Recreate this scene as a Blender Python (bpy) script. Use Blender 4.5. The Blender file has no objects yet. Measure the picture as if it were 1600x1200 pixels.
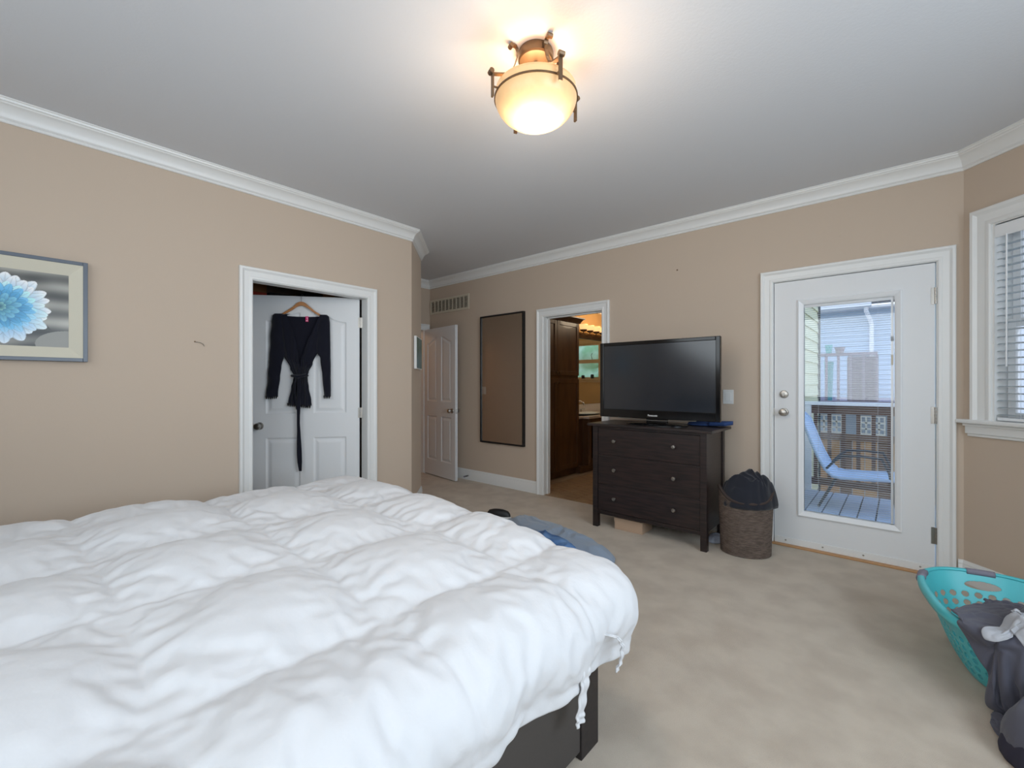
import bpy, bmesh, math, random
import numpy as np
from mathutils import Vector, Matrix, noise
random.seed(7)
R = math.radians
sc = bpy.context.scene
COL = sc.collection
# ---------------------------------------------------------------- camera, world, light, exposure
cam_d = bpy.data.cameras.new('camera'); cam = bpy.data.objects.new('camera', cam_d); COL.objects.link(cam)
cam.location = (0, 0, 1.267); cam.rotation_euler = (R(90), 0, R(41.17))
cam_d.sensor_width = 36; cam_d.lens = 694.0/1600*36; cam_d.clip_start = 0.02
sc.camera = cam
sc.view_settings.view_transform = 'Standard'; sc.view_settings.look = 'None'
sc.view_settings.gamma = 1; sc.view_settings.use_curve_mapping = False
sc.view_settings.exposure = 0.0
w = bpy.data.worlds.new('world'); sc.world = w; w.use_nodes = True
nt = w.node_tree; bg = nt.nodes['Background']
tc = nt.nodes.new('ShaderNodeTexCoord'); sp = nt.nodes.new('ShaderNodeSeparateXYZ'); cr = nt.nodes.new('ShaderNodeValToRGB')
nt.links.new(tc.outputs['Generated'], sp.inputs[0]); nt.links.new(sp.outputs['Z'], cr.inputs[0]); nt.links.new(cr.outputs[0], bg.inputs[0])
cr.color_ramp.elements[0].color = (.80, .88, 1, 1); cr.color_ramp.elements[1].color = (.36, .58, 1, 1)
bg.inputs[1].default_value = 1.75
def lamp(name, kind, loc, energy, color=(1, 1, 1), rot=None, size=None, sy=None, to=None, soft=None, spread=None):
    d = bpy.data.lights.new(name, kind); o = bpy.data.objects.new(name, d); COL.objects.link(o)
    o.location = loc; d.energy = energy; d.color = color
    if rot: o.rotation_euler = [R(a) for a in rot]
    if to: o.rotation_euler = (Vector(to)-Vector(loc)).to_track_quat('-Z', 'Y').to_euler()
    if kind == 'AREA':
        d.shape = 'RECTANGLE'; d.size = size; d.size_y = sy or size
        if spread: d.spread = R(spread)
    elif soft is not None: d.shadow_soft_size = soft
    return o
# daylight at the room's out-of-view windows (right wall of the bay, near wall)
lamp('daylight_bay', 'AREA', (1.70, 1.05, 1.58), 76, (.73, .87, 1), size=2.6, sy=1.5, to=(-3.5, 1.2, 1.05), spread=150)
lamp('daylight_near', 'AREA', (-1.1, -1.25, 1.70), 36, (.83, .93, 1), size=3.8, sy=1.4, to=(-1.3, 4, 1.35), spread=150)
s = lamp('sun', 'SUN', (0, 8, 9), .35, (1, .93, .82), to=(1.5, 11, 0)); s.data.angle = R(3)
s.rotation_euler = Vector((.55, .25, -.8)).to_track_quat('-Z', 'Y').to_euler()

# ---------------------------------------------------------------- materials
def srgb(r, g, b):
    f = lambda c: (c/255/12.92) if c/255 <= .04045 else ((c/255+.055)/1.055)**2.4
    return (f(r), f(g), f(b), 1)
def mat(name, col, rough=.6, metal=0, spec=.5, bump=None, var=None, sheen=0, coat=0, alpha=None, emit=None):
    """bump=(scale,strength,dist[,stretch]); var=(color2, scale[, stretch[,lo,hi]])"""
    m = bpy.data.materials.new(name); m.use_nodes = True; n = m.node_tree.nodes; l = m.node_tree.links
    p = n['Principled BSDF']; p.inputs['Base Color'].default_value = col; p.inputs['Roughness'].default_value = rough
    p.inputs['Metallic'].default_value = metal; p.inputs['Specular IOR Level'].default_value = spec
    p.inputs['Sheen Weight'].default_value = sheen; p.inputs['Coat Weight'].default_value = coat
    t = n.new('ShaderNodeTexCoord')
    def nz(scale, st, detail=4):
        mp = n.new('ShaderNodeMapping'); l.new(t.outputs['Object'], mp.inputs[0]); mp.inputs['Scale'].default_value = st
        x = n.new('ShaderNodeTexNoise'); x.inputs['Scale'].default_value = scale; x.inputs['Detail'].default_value = detail
        l.new(mp.outputs[0], x.inputs[0]); return x
    if var:
        x = nz(var[1], var[2] if len(var) > 2 else (1, 1, 1)); r = n.new('ShaderNodeValToRGB')
        r.color_ramp.elements[0].position = var[3] if len(var) > 3 else .35; r.color_ramp.elements[1].position = var[4] if len(var) > 4 else .65
        r.color_ramp.elements[0].color = col; r.color_ramp.elements[1].color = var[0]
        l.new(x.outputs[0], r.inputs[0]); l.new(r.outputs[0], p.inputs['Base Color'])
    if bump:
        x = nz(bump[0], bump[3] if len(bump) > 3 else (1, 1, 1)); b = n.new('ShaderNodeBump')
        b.inputs['Strength'].default_value = bump[1]; b.inputs['Distance'].default_value = bump[2]
        l.new(x.outputs[0], b.inputs['Height']); l.new(b.outputs[0], p.inputs['Normal'])
    if emit:
        p.inputs['Emission Color'].default_value = emit[0]; p.inputs['Emission Strength'].default_value = emit[1]
    return m
def mat_vcol(name, rough=.5):
    m = mat(name, (1, 1, 1, 1), rough); n = m.node_tree.nodes
    a = n.new('ShaderNodeVertexColor'); a.layer_name = 'print'
    m.node_tree.links.new(a.outputs[0], n['Principled BSDF'].inputs['Base Color']); return m
def mat_glass(name, tint=(1, 1, 1, 1), refl=.12):
    m = bpy.data.materials.new(name); m.use_nodes = True; n = m.node_tree.nodes; l = m.node_tree.links
    n.remove(n['Principled BSDF']); out = n['Material Output']
    a = n.new('ShaderNodeBsdfTransparent'); a.inputs[0].default_value = tint
    g = n.new('ShaderNodeBsdfGlossy'); g.inputs['Roughness'].default_value = .02
    f = n.new('ShaderNodeFresnel'); f.inputs[0].default_value = 1.45
    mu = n.new('ShaderNodeMath'); mu.operation = 'MULTIPLY'; mu.inputs[1].default_value = refl*8; l.new(f.outputs[0], mu.inputs[0])
    x = n.new('ShaderNodeMixShader'); l.new(mu.outputs[0], x.inputs[0]); l.new(a.outputs[0], x.inputs[1]); l.new(g.outputs[0], x.inputs[2])
    l.new(x.outputs[0], out.inputs[0]); return m
M = {}
M['wall'] = mat('taupe_paint', srgb(200, 182, 164), .75, spec=.3, bump=(160, .12, .002))
M['ceil'] = mat('ceiling_paint', srgb(218, 220, 224), .9, spec=.2, bump=(90, .25, .003))
M['white'] = mat('white_trim_paint', srgb(232, 232, 230), .35)
M['whitedoor'] = mat('white_door_paint', srgb(228, 229, 230), .42)
M['carpet'] = mat('beige_carpet', srgb(212, 197, 178), .95, spec=.1, sheen=.3, bump=(420, .9, .006), var=(srgb(198, 182, 163), 5.5, (1, 1, 1), .38, .64))
M['tile'] = mat('bathroom_tile', srgb(178, 150, 118), .35, var=(srgb(140, 108, 80), 6, (1, 3, 1), .35, .7))
M['grout'] = mat('tile_grout', srgb(150, 128, 104), .8)
M['bathwall'] = mat('tan_bathroom_paint', srgb(214, 182, 128), .8)
M['nickel'] = mat('brushed_nickel', srgb(176, 172, 166), .3, 1)
M['chrome'] = mat('chrome', srgb(220, 222, 225), .08, 1)
M['black'] = mat('matte_black', srgb(18, 17, 18), .5)
M['void'] = mat('dark_interior', srgb(40, 33, 28), .9)
M['wood_dark'] = mat('black_brown_stain', srgb(27, 21, 21), .42, coat=.15, var=(srgb(46, 33, 31), 6, (1, 1, 14)), bump=(60, .1, .001, (1, 1, 12)))
M['wood_dark_h'] = mat('black_brown_stain_drawer', srgb(26, 20, 20), .42, coat=.15, var=(srgb(48, 33, 31), 5, (1.2, 1, 12)), bump=(60, .1, .001, (1, 1, 12)))
M['plastic_black'] = mat('gloss_black_plastic', srgb(9, 9, 11), .12)
M['screen'] = mat('plasma_screen', srgb(26, 33, 42), .16, spec=.9)
M['mirror'] = mat('mirror_glass', (.93, .93, .92, 1), .01, 1)
M['bronze'] = mat('antique_bronze', srgb(120, 98, 76), .4, .8)
M['cabinet'] = mat('walnut_cabinet', srgb(92, 62, 38), .38, coat=.2, var=(srgb(70, 45, 28), 5, (2, 2, .5)))
M['counter'] = mat('beige_counter', srgb(214, 200, 188), .25, var=(srgb(190, 172, 158), 12))
M['ceramic'] = mat('white_ceramic', srgb(238, 238, 236), .12)
M['frame_grey'] = mat('slate_grey_frame', srgb(92, 100, 112), .35)
M['linen'] = mat('linen_mat', srgb(214, 208, 190), .9, bump=(300, .4, .001))
M['print'] = mat_vcol('flower_print', .35)
M['glass'] = mat_glass('clear_glass')
M['vinyl'] = mat('white_vinyl', srgb(236, 238, 240), .35)
M['slat'] = mat('white_slat', srgb(236, 240, 244), .4)
_n = M['slat'].node_tree; _t = _n.nodes.new('ShaderNodeBsdfTranslucent'); _t.inputs[0].default_value = (.85, .9, .93, 1); _x = _n.nodes.new('ShaderNodeMixShader'); _x.inputs[0].default_value = .5
_n.links.new(_n.nodes['Principled BSDF'].outputs[0], _x.inputs[1]); _n.links.new(_t.outputs[0], _x.inputs[2]); _n.links.new(_x.outputs[0], _n.nodes['Material Output'].inputs[0])
M['comf'] = mat('white_cotton', srgb(212, 212, 214), .85, spec=.2, sheen=.15, bump=(15, .30, .014))
M['robe'] = mat('black_navy_jersey', srgb(24, 25, 36), .9, spec=.15, sheen=.2)
M['lace'] = mat('black_lace', srgb(26, 24, 26), .9)
M['pink'] = mat('pink_label', srgb(214, 30, 110), .7)
M['hwood'] = mat('hanger_beech', srgb(196, 138, 84), .4, var=(srgb(172, 112, 62), 30, (1, 1, 6)))
M['wicker'] = mat('grey_brown_rope', srgb(116, 100, 90), .85, var=(srgb(78, 66, 58), 26, (1, 1, 9), .35, .65), bump=(220, .5, .002))
M['wicker_rim'] = mat('brown_rope_rim', srgb(62, 50, 46), .85)
M['navycloth'] = mat('dark_navy_cloth', srgb(24, 27, 38), .9, sheen=.2, bump=(300, .3, .001))
M['slatecloth'] = mat('slate_cotton', srgb(82, 82, 94), .9, sheen=.15, bump=(300, .2, .001))
M['deepnavy'] = mat('ink_cloth', srgb(44, 42, 58), .9)
M['greycloth'] = mat('light_grey_knit', srgb(176, 178, 184), .9, bump=(300, .3, .001))
M['bluegrey'] = mat('blue_grey_fleece', srgb(136, 150, 168), .95, sheen=.3, bump=(200, .4, .002))
M['denim'] = mat('blue_denim', srgb(60, 98, 150), .9, var=(srgb(112, 150, 196), 9), bump=(350, .3, .001))
M['teal'] = mat('turquoise_plastic', srgb(84, 196, 204), .35)
M['griprubber'] = mat('grey_rubber', srgb(128, 124, 138), .6)
M['cardboard'] = mat('cardboard', srgb(186, 158, 134), .8)
M['bag'] = mat('thin_plastic_bag', srgb(176, 182, 198), .3)
M['bluefab'] = mat('royal_blue_fabric', srgb(38, 66, 118), .75)
M['threshold'] = mat('oak_threshold', srgb(190, 144, 98), .5)
M['amber'] = mat('amber_alabaster', srgb(235, 190, 130), .4)
M['vent'] = mat('cream_enamel', srgb(206, 196, 176), .45)
M['plate'] = mat('white_switch_plastic', srgb(232, 232, 230), .3)
def glow_bowl():
    m = bpy.data.materials.new('alabaster_glass_lit'); m.use_nodes = True; n = m.node_tree.nodes; l = m.node_tree.links
    p = n['Principled BSDF']; p.inputs['Roughness'].default_value = .35; p.inputs['Base Color'].default_value = srgb(226, 190, 140)
    t = n.new('ShaderNodeTexCoord')
    # the bulb behind the glass: brightness falls with distance from it in the lamp's own space
    v = n.new('ShaderNodeVectorMath'); v.operation = 'DISTANCE'; v.inputs[1].default_value = (0.03, 0.03, -.36); l.new(t.outputs['Object'], v.inputs[0])
    r = n.new('ShaderNodeValToRGB'); e = r.color_ramp.elements
    e[0].position = .05; e[0].color = (2.2, 2.0, 1.6, 1); e[1].position = .20; e[1].color = (.52, .28, .12, 1)
    k = r.color_ramp.elements.new(.125); k.color = (.80, .55, .32, 1)
    nz = n.new('ShaderNodeTexNoise'); nz.inputs['Scale'].default_value = 9; nz.inputs['Detail'].default_value = 6; l.new(t.outputs['Object'], nz.inputs[0])
    mr = n.new('ShaderNodeMapRange'); mr.inputs[1].default_value = .3; mr.inputs[2].default_value = .7; mr.inputs[3].default_value = -.045; mr.inputs[4].default_value = .045
    l.new(nz.outputs[0], mr.inputs[0]); ad = n.new('ShaderNodeMath'); ad.operation = 'ADD'
    l.new(v.outputs['Value'], ad.inputs[0]); l.new(mr.outputs[0], ad.inputs[1]); l.new(ad.outputs[0], r.inputs[0])
    l.new(r.outputs[0], p.inputs['Emission Color']); p.inputs['Emission Strength'].default_value = .62
    return m
M['bowl'] = glow_bowl()

# ---------------------------------------------------------------- mesh helpers
class MB:
    def __init__(s): s.v = []; s.f = []; s.c = None
    def add(s, vs, fs):
        o = len(s.v); s.v += [tuple(p) for p in vs]; s.f += [tuple(i+o for i in f) for f in fs]; return s
    def box(s, a, b, T=None):
        (x0, y0, z0), (x1, y1, z1) = a, b
        vs = [(x, y, z) for z in (z0, z1) for y in (y0, y1) for x in (x0, x1)]
        if T: vs = [T(*p) for p in vs]
        return s.add(vs, [(0, 2, 3, 1), (4, 5, 7, 6), (0, 1, 5, 4), (2, 6, 7, 3), (0, 4, 6, 2), (1, 3, 7, 5)])
    def tube(s, pts, r, n=8, cap=True):
        pts = [Vector(p) for p in pts]; k = len(pts); rs = r if isinstance(r, (list, tuple)) else [r]*k
        vs = []; up = None
        for i, p in enumerate(pts):
            d = (pts[min(i+1, k-1)]-pts[max(i-1, 0)]).normalized()
            if up is None or abs(up.dot(d)) > .98:
                up = Vector((0, 0, 1)) if abs(d.z) < .9 else Vector((1, 0, 0))
            a = d.cross(up).normalized(); b = a.cross(d).normalized(); up = b
            vs += [p+(a*math.cos(t)+b*math.sin(t))*rs[i] for t in (2*math.pi*j/n for j in range(n))]
        fs = [(i*n+j, i*n+(j+1) % n, (i+1)*n+(j+1) % n, (i+1)*n+j) for i in range(k-1) for j in range(n)]
        if cap: fs += [tuple(range(n))[::-1], tuple((k-1)*n+j for j in range(n))]
        return s.add(vs, fs)
    def lathe(s, prof, n=32, o=(0, 0, 0), axis='z', sx=1, sy=1, cap=True):
        vs = []
        for r, z in prof:
            for j in range(n):
                t = 2*math.pi*j/n; x, y = r*math.cos(t)*sx, r*math.sin(t)*sy
                p = (x, y, z) if axis == 'z' else ((x, z, y) if axis == 'y' else (z, x, y))
                vs.append((p[0]+o[0], p[1]+o[1], p[2]+o[2]))
        k = len(prof)
        fs = [(i*n+j, i*n+(j+1) % n, (i+1)*n+(j+1) % n, (i+1)*n+j) for i in range(k-1) for j in range(n)]
        if cap: fs += [tuple(range(n))[::-1], tuple((k-1)*n+j for j in range(n))]
        return s.add(vs, fs)
    def grid(s, nu, nv, fn, mask=None, closeu=False):
        vs = [fn(i/(nu-(0 if closeu else 1)), j/(nv-1)) for j in range(nv) for i in range(nu)]
        fs = []
        for j in range(nv-1):
            for i in range(nu if closeu else nu-1):
                if mask and not mask((i+.5)/(nu-(0 if closeu else 1)), (j+.5)/(nv-1)): continue
                fs.append((j*nu+i, j*nu+(i+1) % nu, (j+1)*nu+(i+1) % nu, (j+1)*nu+i))
        return s.add(vs, fs)
    def prism(s, poly, d0, d1, T):
        """poly in (s,z); extruded along n from d0 to d1; T(s,z,n)"""
        k = len(poly); vs = [T(a, b, d0) for a, b in poly]+[T(a, b, d1) for a, b in poly]
        return s.add(vs, [tuple(range(k))[::-1], tuple(range(k, 2*k))]+[(i, (i+1) % k, k+(i+1) % k, k+i) for i in range(k)])
    def build(s, name, m, parent=None, smooth=False, bevel=0, local=False, solid=0, sub=0, clean=False, recalc=True, angle=40):
        me = bpy.data.meshes.new(name)
        vs = s.v
        if parent is not None and not local:
            inv = WM[parent.name].inverted(); vs = [tuple(inv @ Vector(p)) for p in vs]
        me.from_pydata(vs, [], s.f)
        if recalc or clean:
            b = bmesh.new(); b.from_mesh(me)
            if clean:
                bmesh.ops.remove_doubles(b, verts=b.verts, dist=1e-5)
                lv = [v for v in b.verts if not v.link_faces]; bmesh.ops.delete(b, geom=lv, context='VERTS')
            if recalc: bmesh.ops.recalc_face_normals(b, faces=b.faces)
            b.to_mesh(me); b.free()
        me.materials.append(m)
        o = bpy.data.objects.new(name, me); COL.objects.link(o)
        if parent is not None: o.parent = parent; WM[o.name] = WM[parent.name].copy()
        else: WM[o.name] = Matrix.Identity(4)
        if smooth:
            for p in me.polygons: p.use_smooth = True
            if smooth != 'all':
                try: me.set_sharp_from_angle(angle=R(angle))
                except Exception: pass
        if bevel:
            bv = o.modifiers.new('b', 'BEVEL'); bv.width = bevel; bv.segments = 2; bv.limit_method = 'ANGLE'
        if solid:
            sm = o.modifiers.new('s', 'SOLIDIFY'); sm.thickness = solid; sm.offset = 0
        if sub:
            ss = o.modifiers.new('u', 'SUBSURF'); ss.levels = ss.render_levels = sub
        return o
WM = {}
def tag(o, label=None, cat=None, group=None, kind=None):
    if label: o['label'] = label
    if cat: o['category'] = cat
    if group: o['group'] = group
    if kind: o['kind'] = kind
    return o
def thing(name, label, cat, loc=(0, 0, 0), rz=0, group=None, kind=None):
    o = bpy.data.objects.new(name, None); COL.objects.link(o); o.empty_display_size = .1
    o.location = loc; o.rotation_euler = (0, 0, rz)
    WM[o.name] = Matrix.Translation(loc) @ Matrix.Rotation(rz, 4, 'Z')
    return tag(o, label, cat, group, kind)
def struct(o): o['kind'] = 'structure'; return o
def sroot(name, loc=(0, 0, 0)):
    return thing(name, None, None, loc, kind='structure')
def copy_part(o, parent, loc=None):
    c = o.copy(); COL.objects.link(c); c.parent = parent
    if loc is not None: c.location = loc
    WM[c.name] = WM[parent.name].copy(); return c
def frame(o, s, n):
    """wall frame: T(s, z, n) -> world"""
    return lambda a, z, d: (o[0]+s[0]*a+n[0]*d, o[1]+s[1]*a+n[1]*d, z)
q = math.sqrt(.5)
TA = frame((-3.533, 0), (0, 1), (1, 0))             # closet wall, s = y
TB = frame((0, 4.055), (1, 0), (0, -1))             # far wall, s = x
TW = frame((.306, 4.055), (q, -q), (-q, -q))        # bay wall, s from the corner
TC = frame((-5.124, 0), (0, 1), (1, 0))             # entrance wall, s = y
TH = frame((0, 3.041), (1, 0), (0, 1))              # hall side of the closet block
TD = frame((-3.533, 2.575), (-q, q), (q, q))        # short angled wall
CEIL = 2.74; TH_ = .12

def wall(name, T, s0, s1, holes=(), z1=CEIL, m='wall', th=TH_):
    b = MB(); cur = s0
    bx = lambda a, c, z, zz: b.box((a, z, -th), (c, zz, 0), lambda x, y, zq: T(x, y, zq))
    for (h0, h1, hz0, hz1) in sorted(holes):
        if h0 > cur: bx(cur, h0, 0, z1)
        if hz0 > 0: bx(h0, h1, 0, hz0)
        bx(h0, h1, hz1, z1); cur = h1
    if cur < s1: bx(cur, s1, 0, z1)
    return struct(b.build(name, M[m]))
wall('wall_left', TA, -1.42, 2.575, [(1.17, 2.115, 0, 2.03)], th=.088)
wall('wall_angled', TD, 0, .659)
wall('wall_hall_side', TH, -5.244, -3.999)
wall('wall_entrance', TC, 3.041, 4.055, [(3.13, 3.955, 0, 2.06)])
wall('wall_far', TB, -5.244, .306, [(-3.075, -2.305, 0, 2.04), (-.785, .198, 0, 2.095)])
wall('wall_bay', TW, 0, 2.042, [(.165, .93, 1.034, 2.235)])
TR = frame((1.75, 0), (0, 1), (-1, 0)); TN = frame((0, -1.3), (1, 0), (0, 1))
wall('wall_right', TR, -1.3, 2.611)
wall('wall_near', TN, -3.533, 1.75)
b = MB(); b.box((-5.4, -1.45, -.12), (1.9, 4.055, 0)); struct(b.build('floor', M['carpet']))
b = MB(); b.box((-5.4, -1.45, CEIL), (1.9, 4.175, CEIL+.1)); struct(b.build('ceiling', M['ceil']))

# crown moulding, mitred, one trim per wall
room = [(-3.533, -1.3), (1.75, -1.3), (1.75, 2.611), (.306, 4.055), (-5.124, 4.055), (-5.124, 3.041), (-3.999, 3.041), (-3.533, 2.575)]
CP = [(0, -.106), (.009, -.106), (.013, -.100), (.011, -.092), (.018, -.088), (.022, -.083), (.024, -.070), (.034, -.050), (.050, -.034), (.066, -.027), (.070, -.020), (.077, -.018), (.080, -.008), (.086, -.006), (.086, 0), (0, 0)]
def off(i, d):
    k = len(room); p0, p, p1 = (Vector(room[(i+e) % k]) for e in (-1, 0, 1))
    a = (p-p0).normalized(); c = (p1-p).normalized(); na = Vector((-a.y, a.x)); nc = Vector((-c.y, c.x))
    return p+(na+nc)*(d/(1+na.dot(nc)))
for i in range(len(room)):
    b = MB(); k = len(CP); j = (i+1) % len(room)
    vs = [(*off(i, d), CEIL+z) for d, z in CP]+[(*off(j, d), CEIL+z) for d, z in CP]
    b.add(vs, [tuple(range(k)), tuple(range(k, 2*k))[::-1]]+[(a, (a+1) % k, k+(a+1) % k, k+a) for a in range(k)])
    struct(b.build('trim_%d' % (i+1), M['white'], smooth=True, angle=25))
BP = [(0, 0), (.016, 0), (.016, .100), (.012, .112), (.013, .120), (.007, .132), (.006, .139), (0, .139)]
def baseboard(name, T, s0, s1, e=0):
    b = MB(); k = len(BP)
    b.add([T(s0, z, d) for d, z in BP]+[T(s1, z, d) for d, z in BP], [tuple(range(k)), tuple(range(k, 2*k))[::-1]]+[(a, (a+1) % k, k+(a+1) % k, k+a) for a in range(k)])
    return struct(b.build(name, M['white'], smooth=True, angle=25))
baseboard('baseboard_left', TA, -1.3, 1.085); baseboard('baseboard_left', TA, 2.205, 2.58)
baseboard('baseboard_angled', TD, 0, .655); baseboard('baseboard_hall', TH, -5.12, -4.0)
baseboard('baseboard_far', TB, -5.12, -3.16); baseboard('baseboard_far', TB, -2.218, -.87); baseboard('baseboard_far', TB, .28, .306)
baseboard('baseboard_bay', TW, 0, 2.04); baseboard('baseboard_right', TR, -1.3, 2.61)
# door casings
KP = [(0, 0), (0, .012), (.006, .016), (.018, .016), (.024, .013), (.056, .016), (.064, .022), (.070, .027), (.082, .027), (.087, .022), (.087, 0)]
def casing(name, T, s0, s1, zt, z0=0, wd=1.0, parent=None):
    path = [(s0, z0), (s0, zt), (s1, zt), (s1, z0)]
    b = MB(); k = len(KP); vs = []
    for i, (a, z) in enumerate(path):
        for o_, d in KP:
            o_ *= wd
            vs.append(T(a-(o_ if i < 2 else -o_), z+(o_ if i in (1, 2) else 0), d))
    fs = [tuple(range(k)), tuple(range(3*k, 4*k))[::-1]]
    for i in range(3): fs += [(i*k+a, i*k+(a+1) % k, (i+1)*k+(a+1) % k, (i+1)*k+a) for a in range(k)]
    b.add(vs, fs); o = b.build(name, M['white'], parent, smooth=True, angle=25)
    return o if parent else struct(o)
def jamb(name, T, s0, s1, zt, parent=None, th=TH_, t=.016, stop=None):
    b = MB()
    for x0, x1, z0, z1 in ((s0-t, s0, 0, zt), (s1, s1+t, 0, zt), (s0-t, s1+t, zt, zt+t)):
        b.box((x0, z0, -th), (x1, z1, 0.004), T)
    if stop:
        for x0, x1, z0, z1 in ((s0, s0+.012, 0, zt), (s1-.012, s1, 0, zt), (s0, s1, zt-.012, zt)):
            b.box((x0, z0, stop), (x1, z1, stop+.035), T)
    o = b.build(name, M['white'], parent, bevel=.001); return o if parent else struct(o)
casing('trim_9', TA, 1.182, 2.103, 2.022); casing('trim_10', TB, -3.068, -2.312, 2.035)
jamb('trim_11', TA, 1.186, 2.101, 2.018, th=.088); jamb('trim_12', TB, -3.060, -2.318, 2.028, stop=-.09)
casing('trim_13', TC, 3.146, 3.948, 2.035); jamb('trim_14', TC, 3.146, 3.940, 2.043)

# ---------------------------------------------------------------- panelled doors
def panel_depth(d):
    if d <= 0: return 0
    if d < .012: return -.009*math.sin(d/.012*math.pi/2)
    if d < .020: return -.009
    if d < .045: return -.009+.007*(d-.020)/.025
    return -.002
def panel_door(root, W, H, panels, nrm=1, t=.035):
    """leaf in local coordinates: x along leaf, z up, front face at y=0 facing -y"""
    nu, nv = 150, 300
    def pd(x, z):
        best = (0, -1)
        for i, (a, c, z0, ztop) in enumerate(panels):
            d = min(x-a, c-x, z-z0, (ztop(x) if callable(ztop) else ztop)-z)
            if d > 0: best = (d, i)
        return best
    fn = lambda u, v: (u*W, -panel_depth(pd(u*W, v*H)[0]), v*H)
    b = MB(); b.grid(nu, nv, fn, mask=lambda u, v: pd(u*W, v*H)[1] < 0)
    b.box((0, .012, 0), (W, t, H)); 
    b.box((0, 0.0001, 0), (.004, .02, H)); b.box((W-.004, 0.0001, 0), (W, .02, H)); b.box((0, 0.0001, H-.004), (W, .02, H)); b.box((0, 0.0001, 0), (W, .02, .004))
    leaf = b.build('leaf', M['whitedoor'], root, smooth=True, local=True, clean=True, recalc=False)
    for i in range(len(panels)):
        p = MB(); p.grid(nu, nv, fn, mask=lambda u, v: pd(u*W, v*H)[1] == i)
        p.build('panel', M['whitedoor'], root, smooth=True, local=True, clean=True, recalc=False)
    return leaf
def knob(root, x, y, z, dy=-1, m='nickel', name='door_knob'):
    b = MB(); s = dy
    b.lathe([(.032, 0), (.032, .004*s), (.028, .009*s), (.012, .012*s), (.010, .032*s), (.018, .040*s), (.028, .048*s), (.029, .058*s), (.024, .066*s), (.010, .070*s), (.001, .0705*s)], 24, (x, y, z), 'y')
    return b.build(name, M[m], root, smooth=True, local=True)
def hinge(root, x, y, z, name='hinge', h=.09, m='nickel'):
    b = MB()
    for k in range(5): b.lathe([(.0065, z-h/2+k*h/5+.001), (.0065, z-h/2+(k+1)*h/5-.001)], 10, (x, y, 0))
    b.box((x-.022, y+.002, z-h/2), (x-.001, y+.0045, z+h/2)); b.box((x+.001, y+.002, z-h/2), (x+.018, y+.0045, z+h/2))
    return b.build(name, M[m], root, smooth=True, local=True)
# closet door, ajar into the closet
ang = R(-128.3); root = thing('door_1', None, None, (-3.625, 2.081, .012), ang, kind='structure')
# local x runs along the leaf away from the hinge; front must face local side towards the room => local +y... mirror the leaf
arch = lambda a, c, lo, hi: (lambda x: lo+(hi-lo)*(.5-.5*math.cos(math.pi*min(1, max(0, (x-a)/(c-a))))))
W1 = .88
pn = [(.111, .385, .79, 0), (.405+.02, .822-.02, 0, 0)]
P1 = [(.111, .383, .12, .790), (.490, .765, .12, .790), (.111, .383, 1.0, arch(.111, .383, 1.80, 1.875)), (.490, .765, 1.0, arch(.765, .490, 1.80, 1.875))]
def flip(root):   # children built with front at -y are turned so that they face +y
    for c in root.children: c.scale = (1, -1, 1); WM[c.name] = WM[root.name].copy()
panel_door(root, W1, 2.018, P1); knob(root, .815, 0, .895)
for z in (1.80, 1.00, .25): hinge(root, -.008, -.004, z)
flip(root)
# entrance door, open against the far wall
a2 = math.atan2(-.11, .78); root = thing('door_2', None, None, (-5.105, 3.945, .012), a2, kind='structure')
P2 = [(.085, .330, .21, .815), (.445, .690, .21, .815), (.085, .330, 1.02, arch(.085, .330, 1.82, 1.895)), (.445, .690, 1.02, arch(.690, .445, 1.82, 1.895))]
panel_door(root, .785, 2.022, P2); knob(root, .715, 0, .905); knob(root, .715, .035, .905, 1)
b = MB(); b.box((.783, .006, .87), (.787, .029, .93)); b.build('latch_plate', M['nickel'], root, local=True)

# exterior door with glass lite
root = thing('door_3', None, None, (-.2935, 4.055, 0), 0, kind='structure')
b = MB()
for x0, x1, z0, z1 in ((-.759, -.590, .030, 2.070), (-.001, .172, .030, 2.070), (-.590, -.001, .030, .257), (-.590, -.001, 1.905, 2.070)):
    b.box((x0, 4.058, z0), (x1, 4.102, z1))
b.build('leaf', M['whitedoor'], root)
LP = [(0, 0), (0, .013), (.008, .017), (.016, .013), (.028, .009), (.034, .004), (.040, 0), (.040, -.01)]
def lite(name, x0, x1, z0, z1, y, prof, m, par):
    b = MB(); k = len(prof); c = [(x0, z0, 1, 1), (x1, z0, -1, 1), (x1, z1, -1, -1), (x0, z1, 1, -1)]
    vs = [(x+sx*o_, y-d, z+sz*o_) for x, z, sx, sz in c for o_, d in prof]
    b.add(vs, [(i*k+a, i*k+a+1, ((i+1) % 4)*k+a+1, ((i+1) % 4)*k+a) for i in range(4) for a in range(k-1)])
    return b.build(name, m, par, smooth=True, angle=25)
lite('glass_frame', -.600, .009, .247, 1.917, 4.058, LP, M['vinyl'], root)
lite('glass_frame', -.600, .009, .247, 1.917, 4.102, [(o_, -d) for o_, d in LP], M['vinyl'], root)
g = MB(); g.box((-.59, 4.066, .257), (-.001, 4.069, 1.905)); g.build('pane', M['glass'], root)
g = MB(); g.box((-.59, 4.092, .257), (-.001, 4.095, 1.905)); g.build('pane', M['glass'], root)
b = MB(); b.box((-.562, 4.072, 1.855), (-.030, 4.088, 1.878)); b.build('blind_headrail', M['vinyl'], root)
b = MB(); b.box((-.050, 4.071, .29), (-.036, 4.089, 1.86)); b.box((-.052, 4.069, 1.565), (-.034, 4.071, 1.60), ); b.build('blind_track', M['vinyl'], root)
b = MB(); b.box((-.049, 4.0645, 1.40), (-.037, 4.0655, 1.47)); b.build('blind_slider', M['vent'], root)
b = MB()
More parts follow.
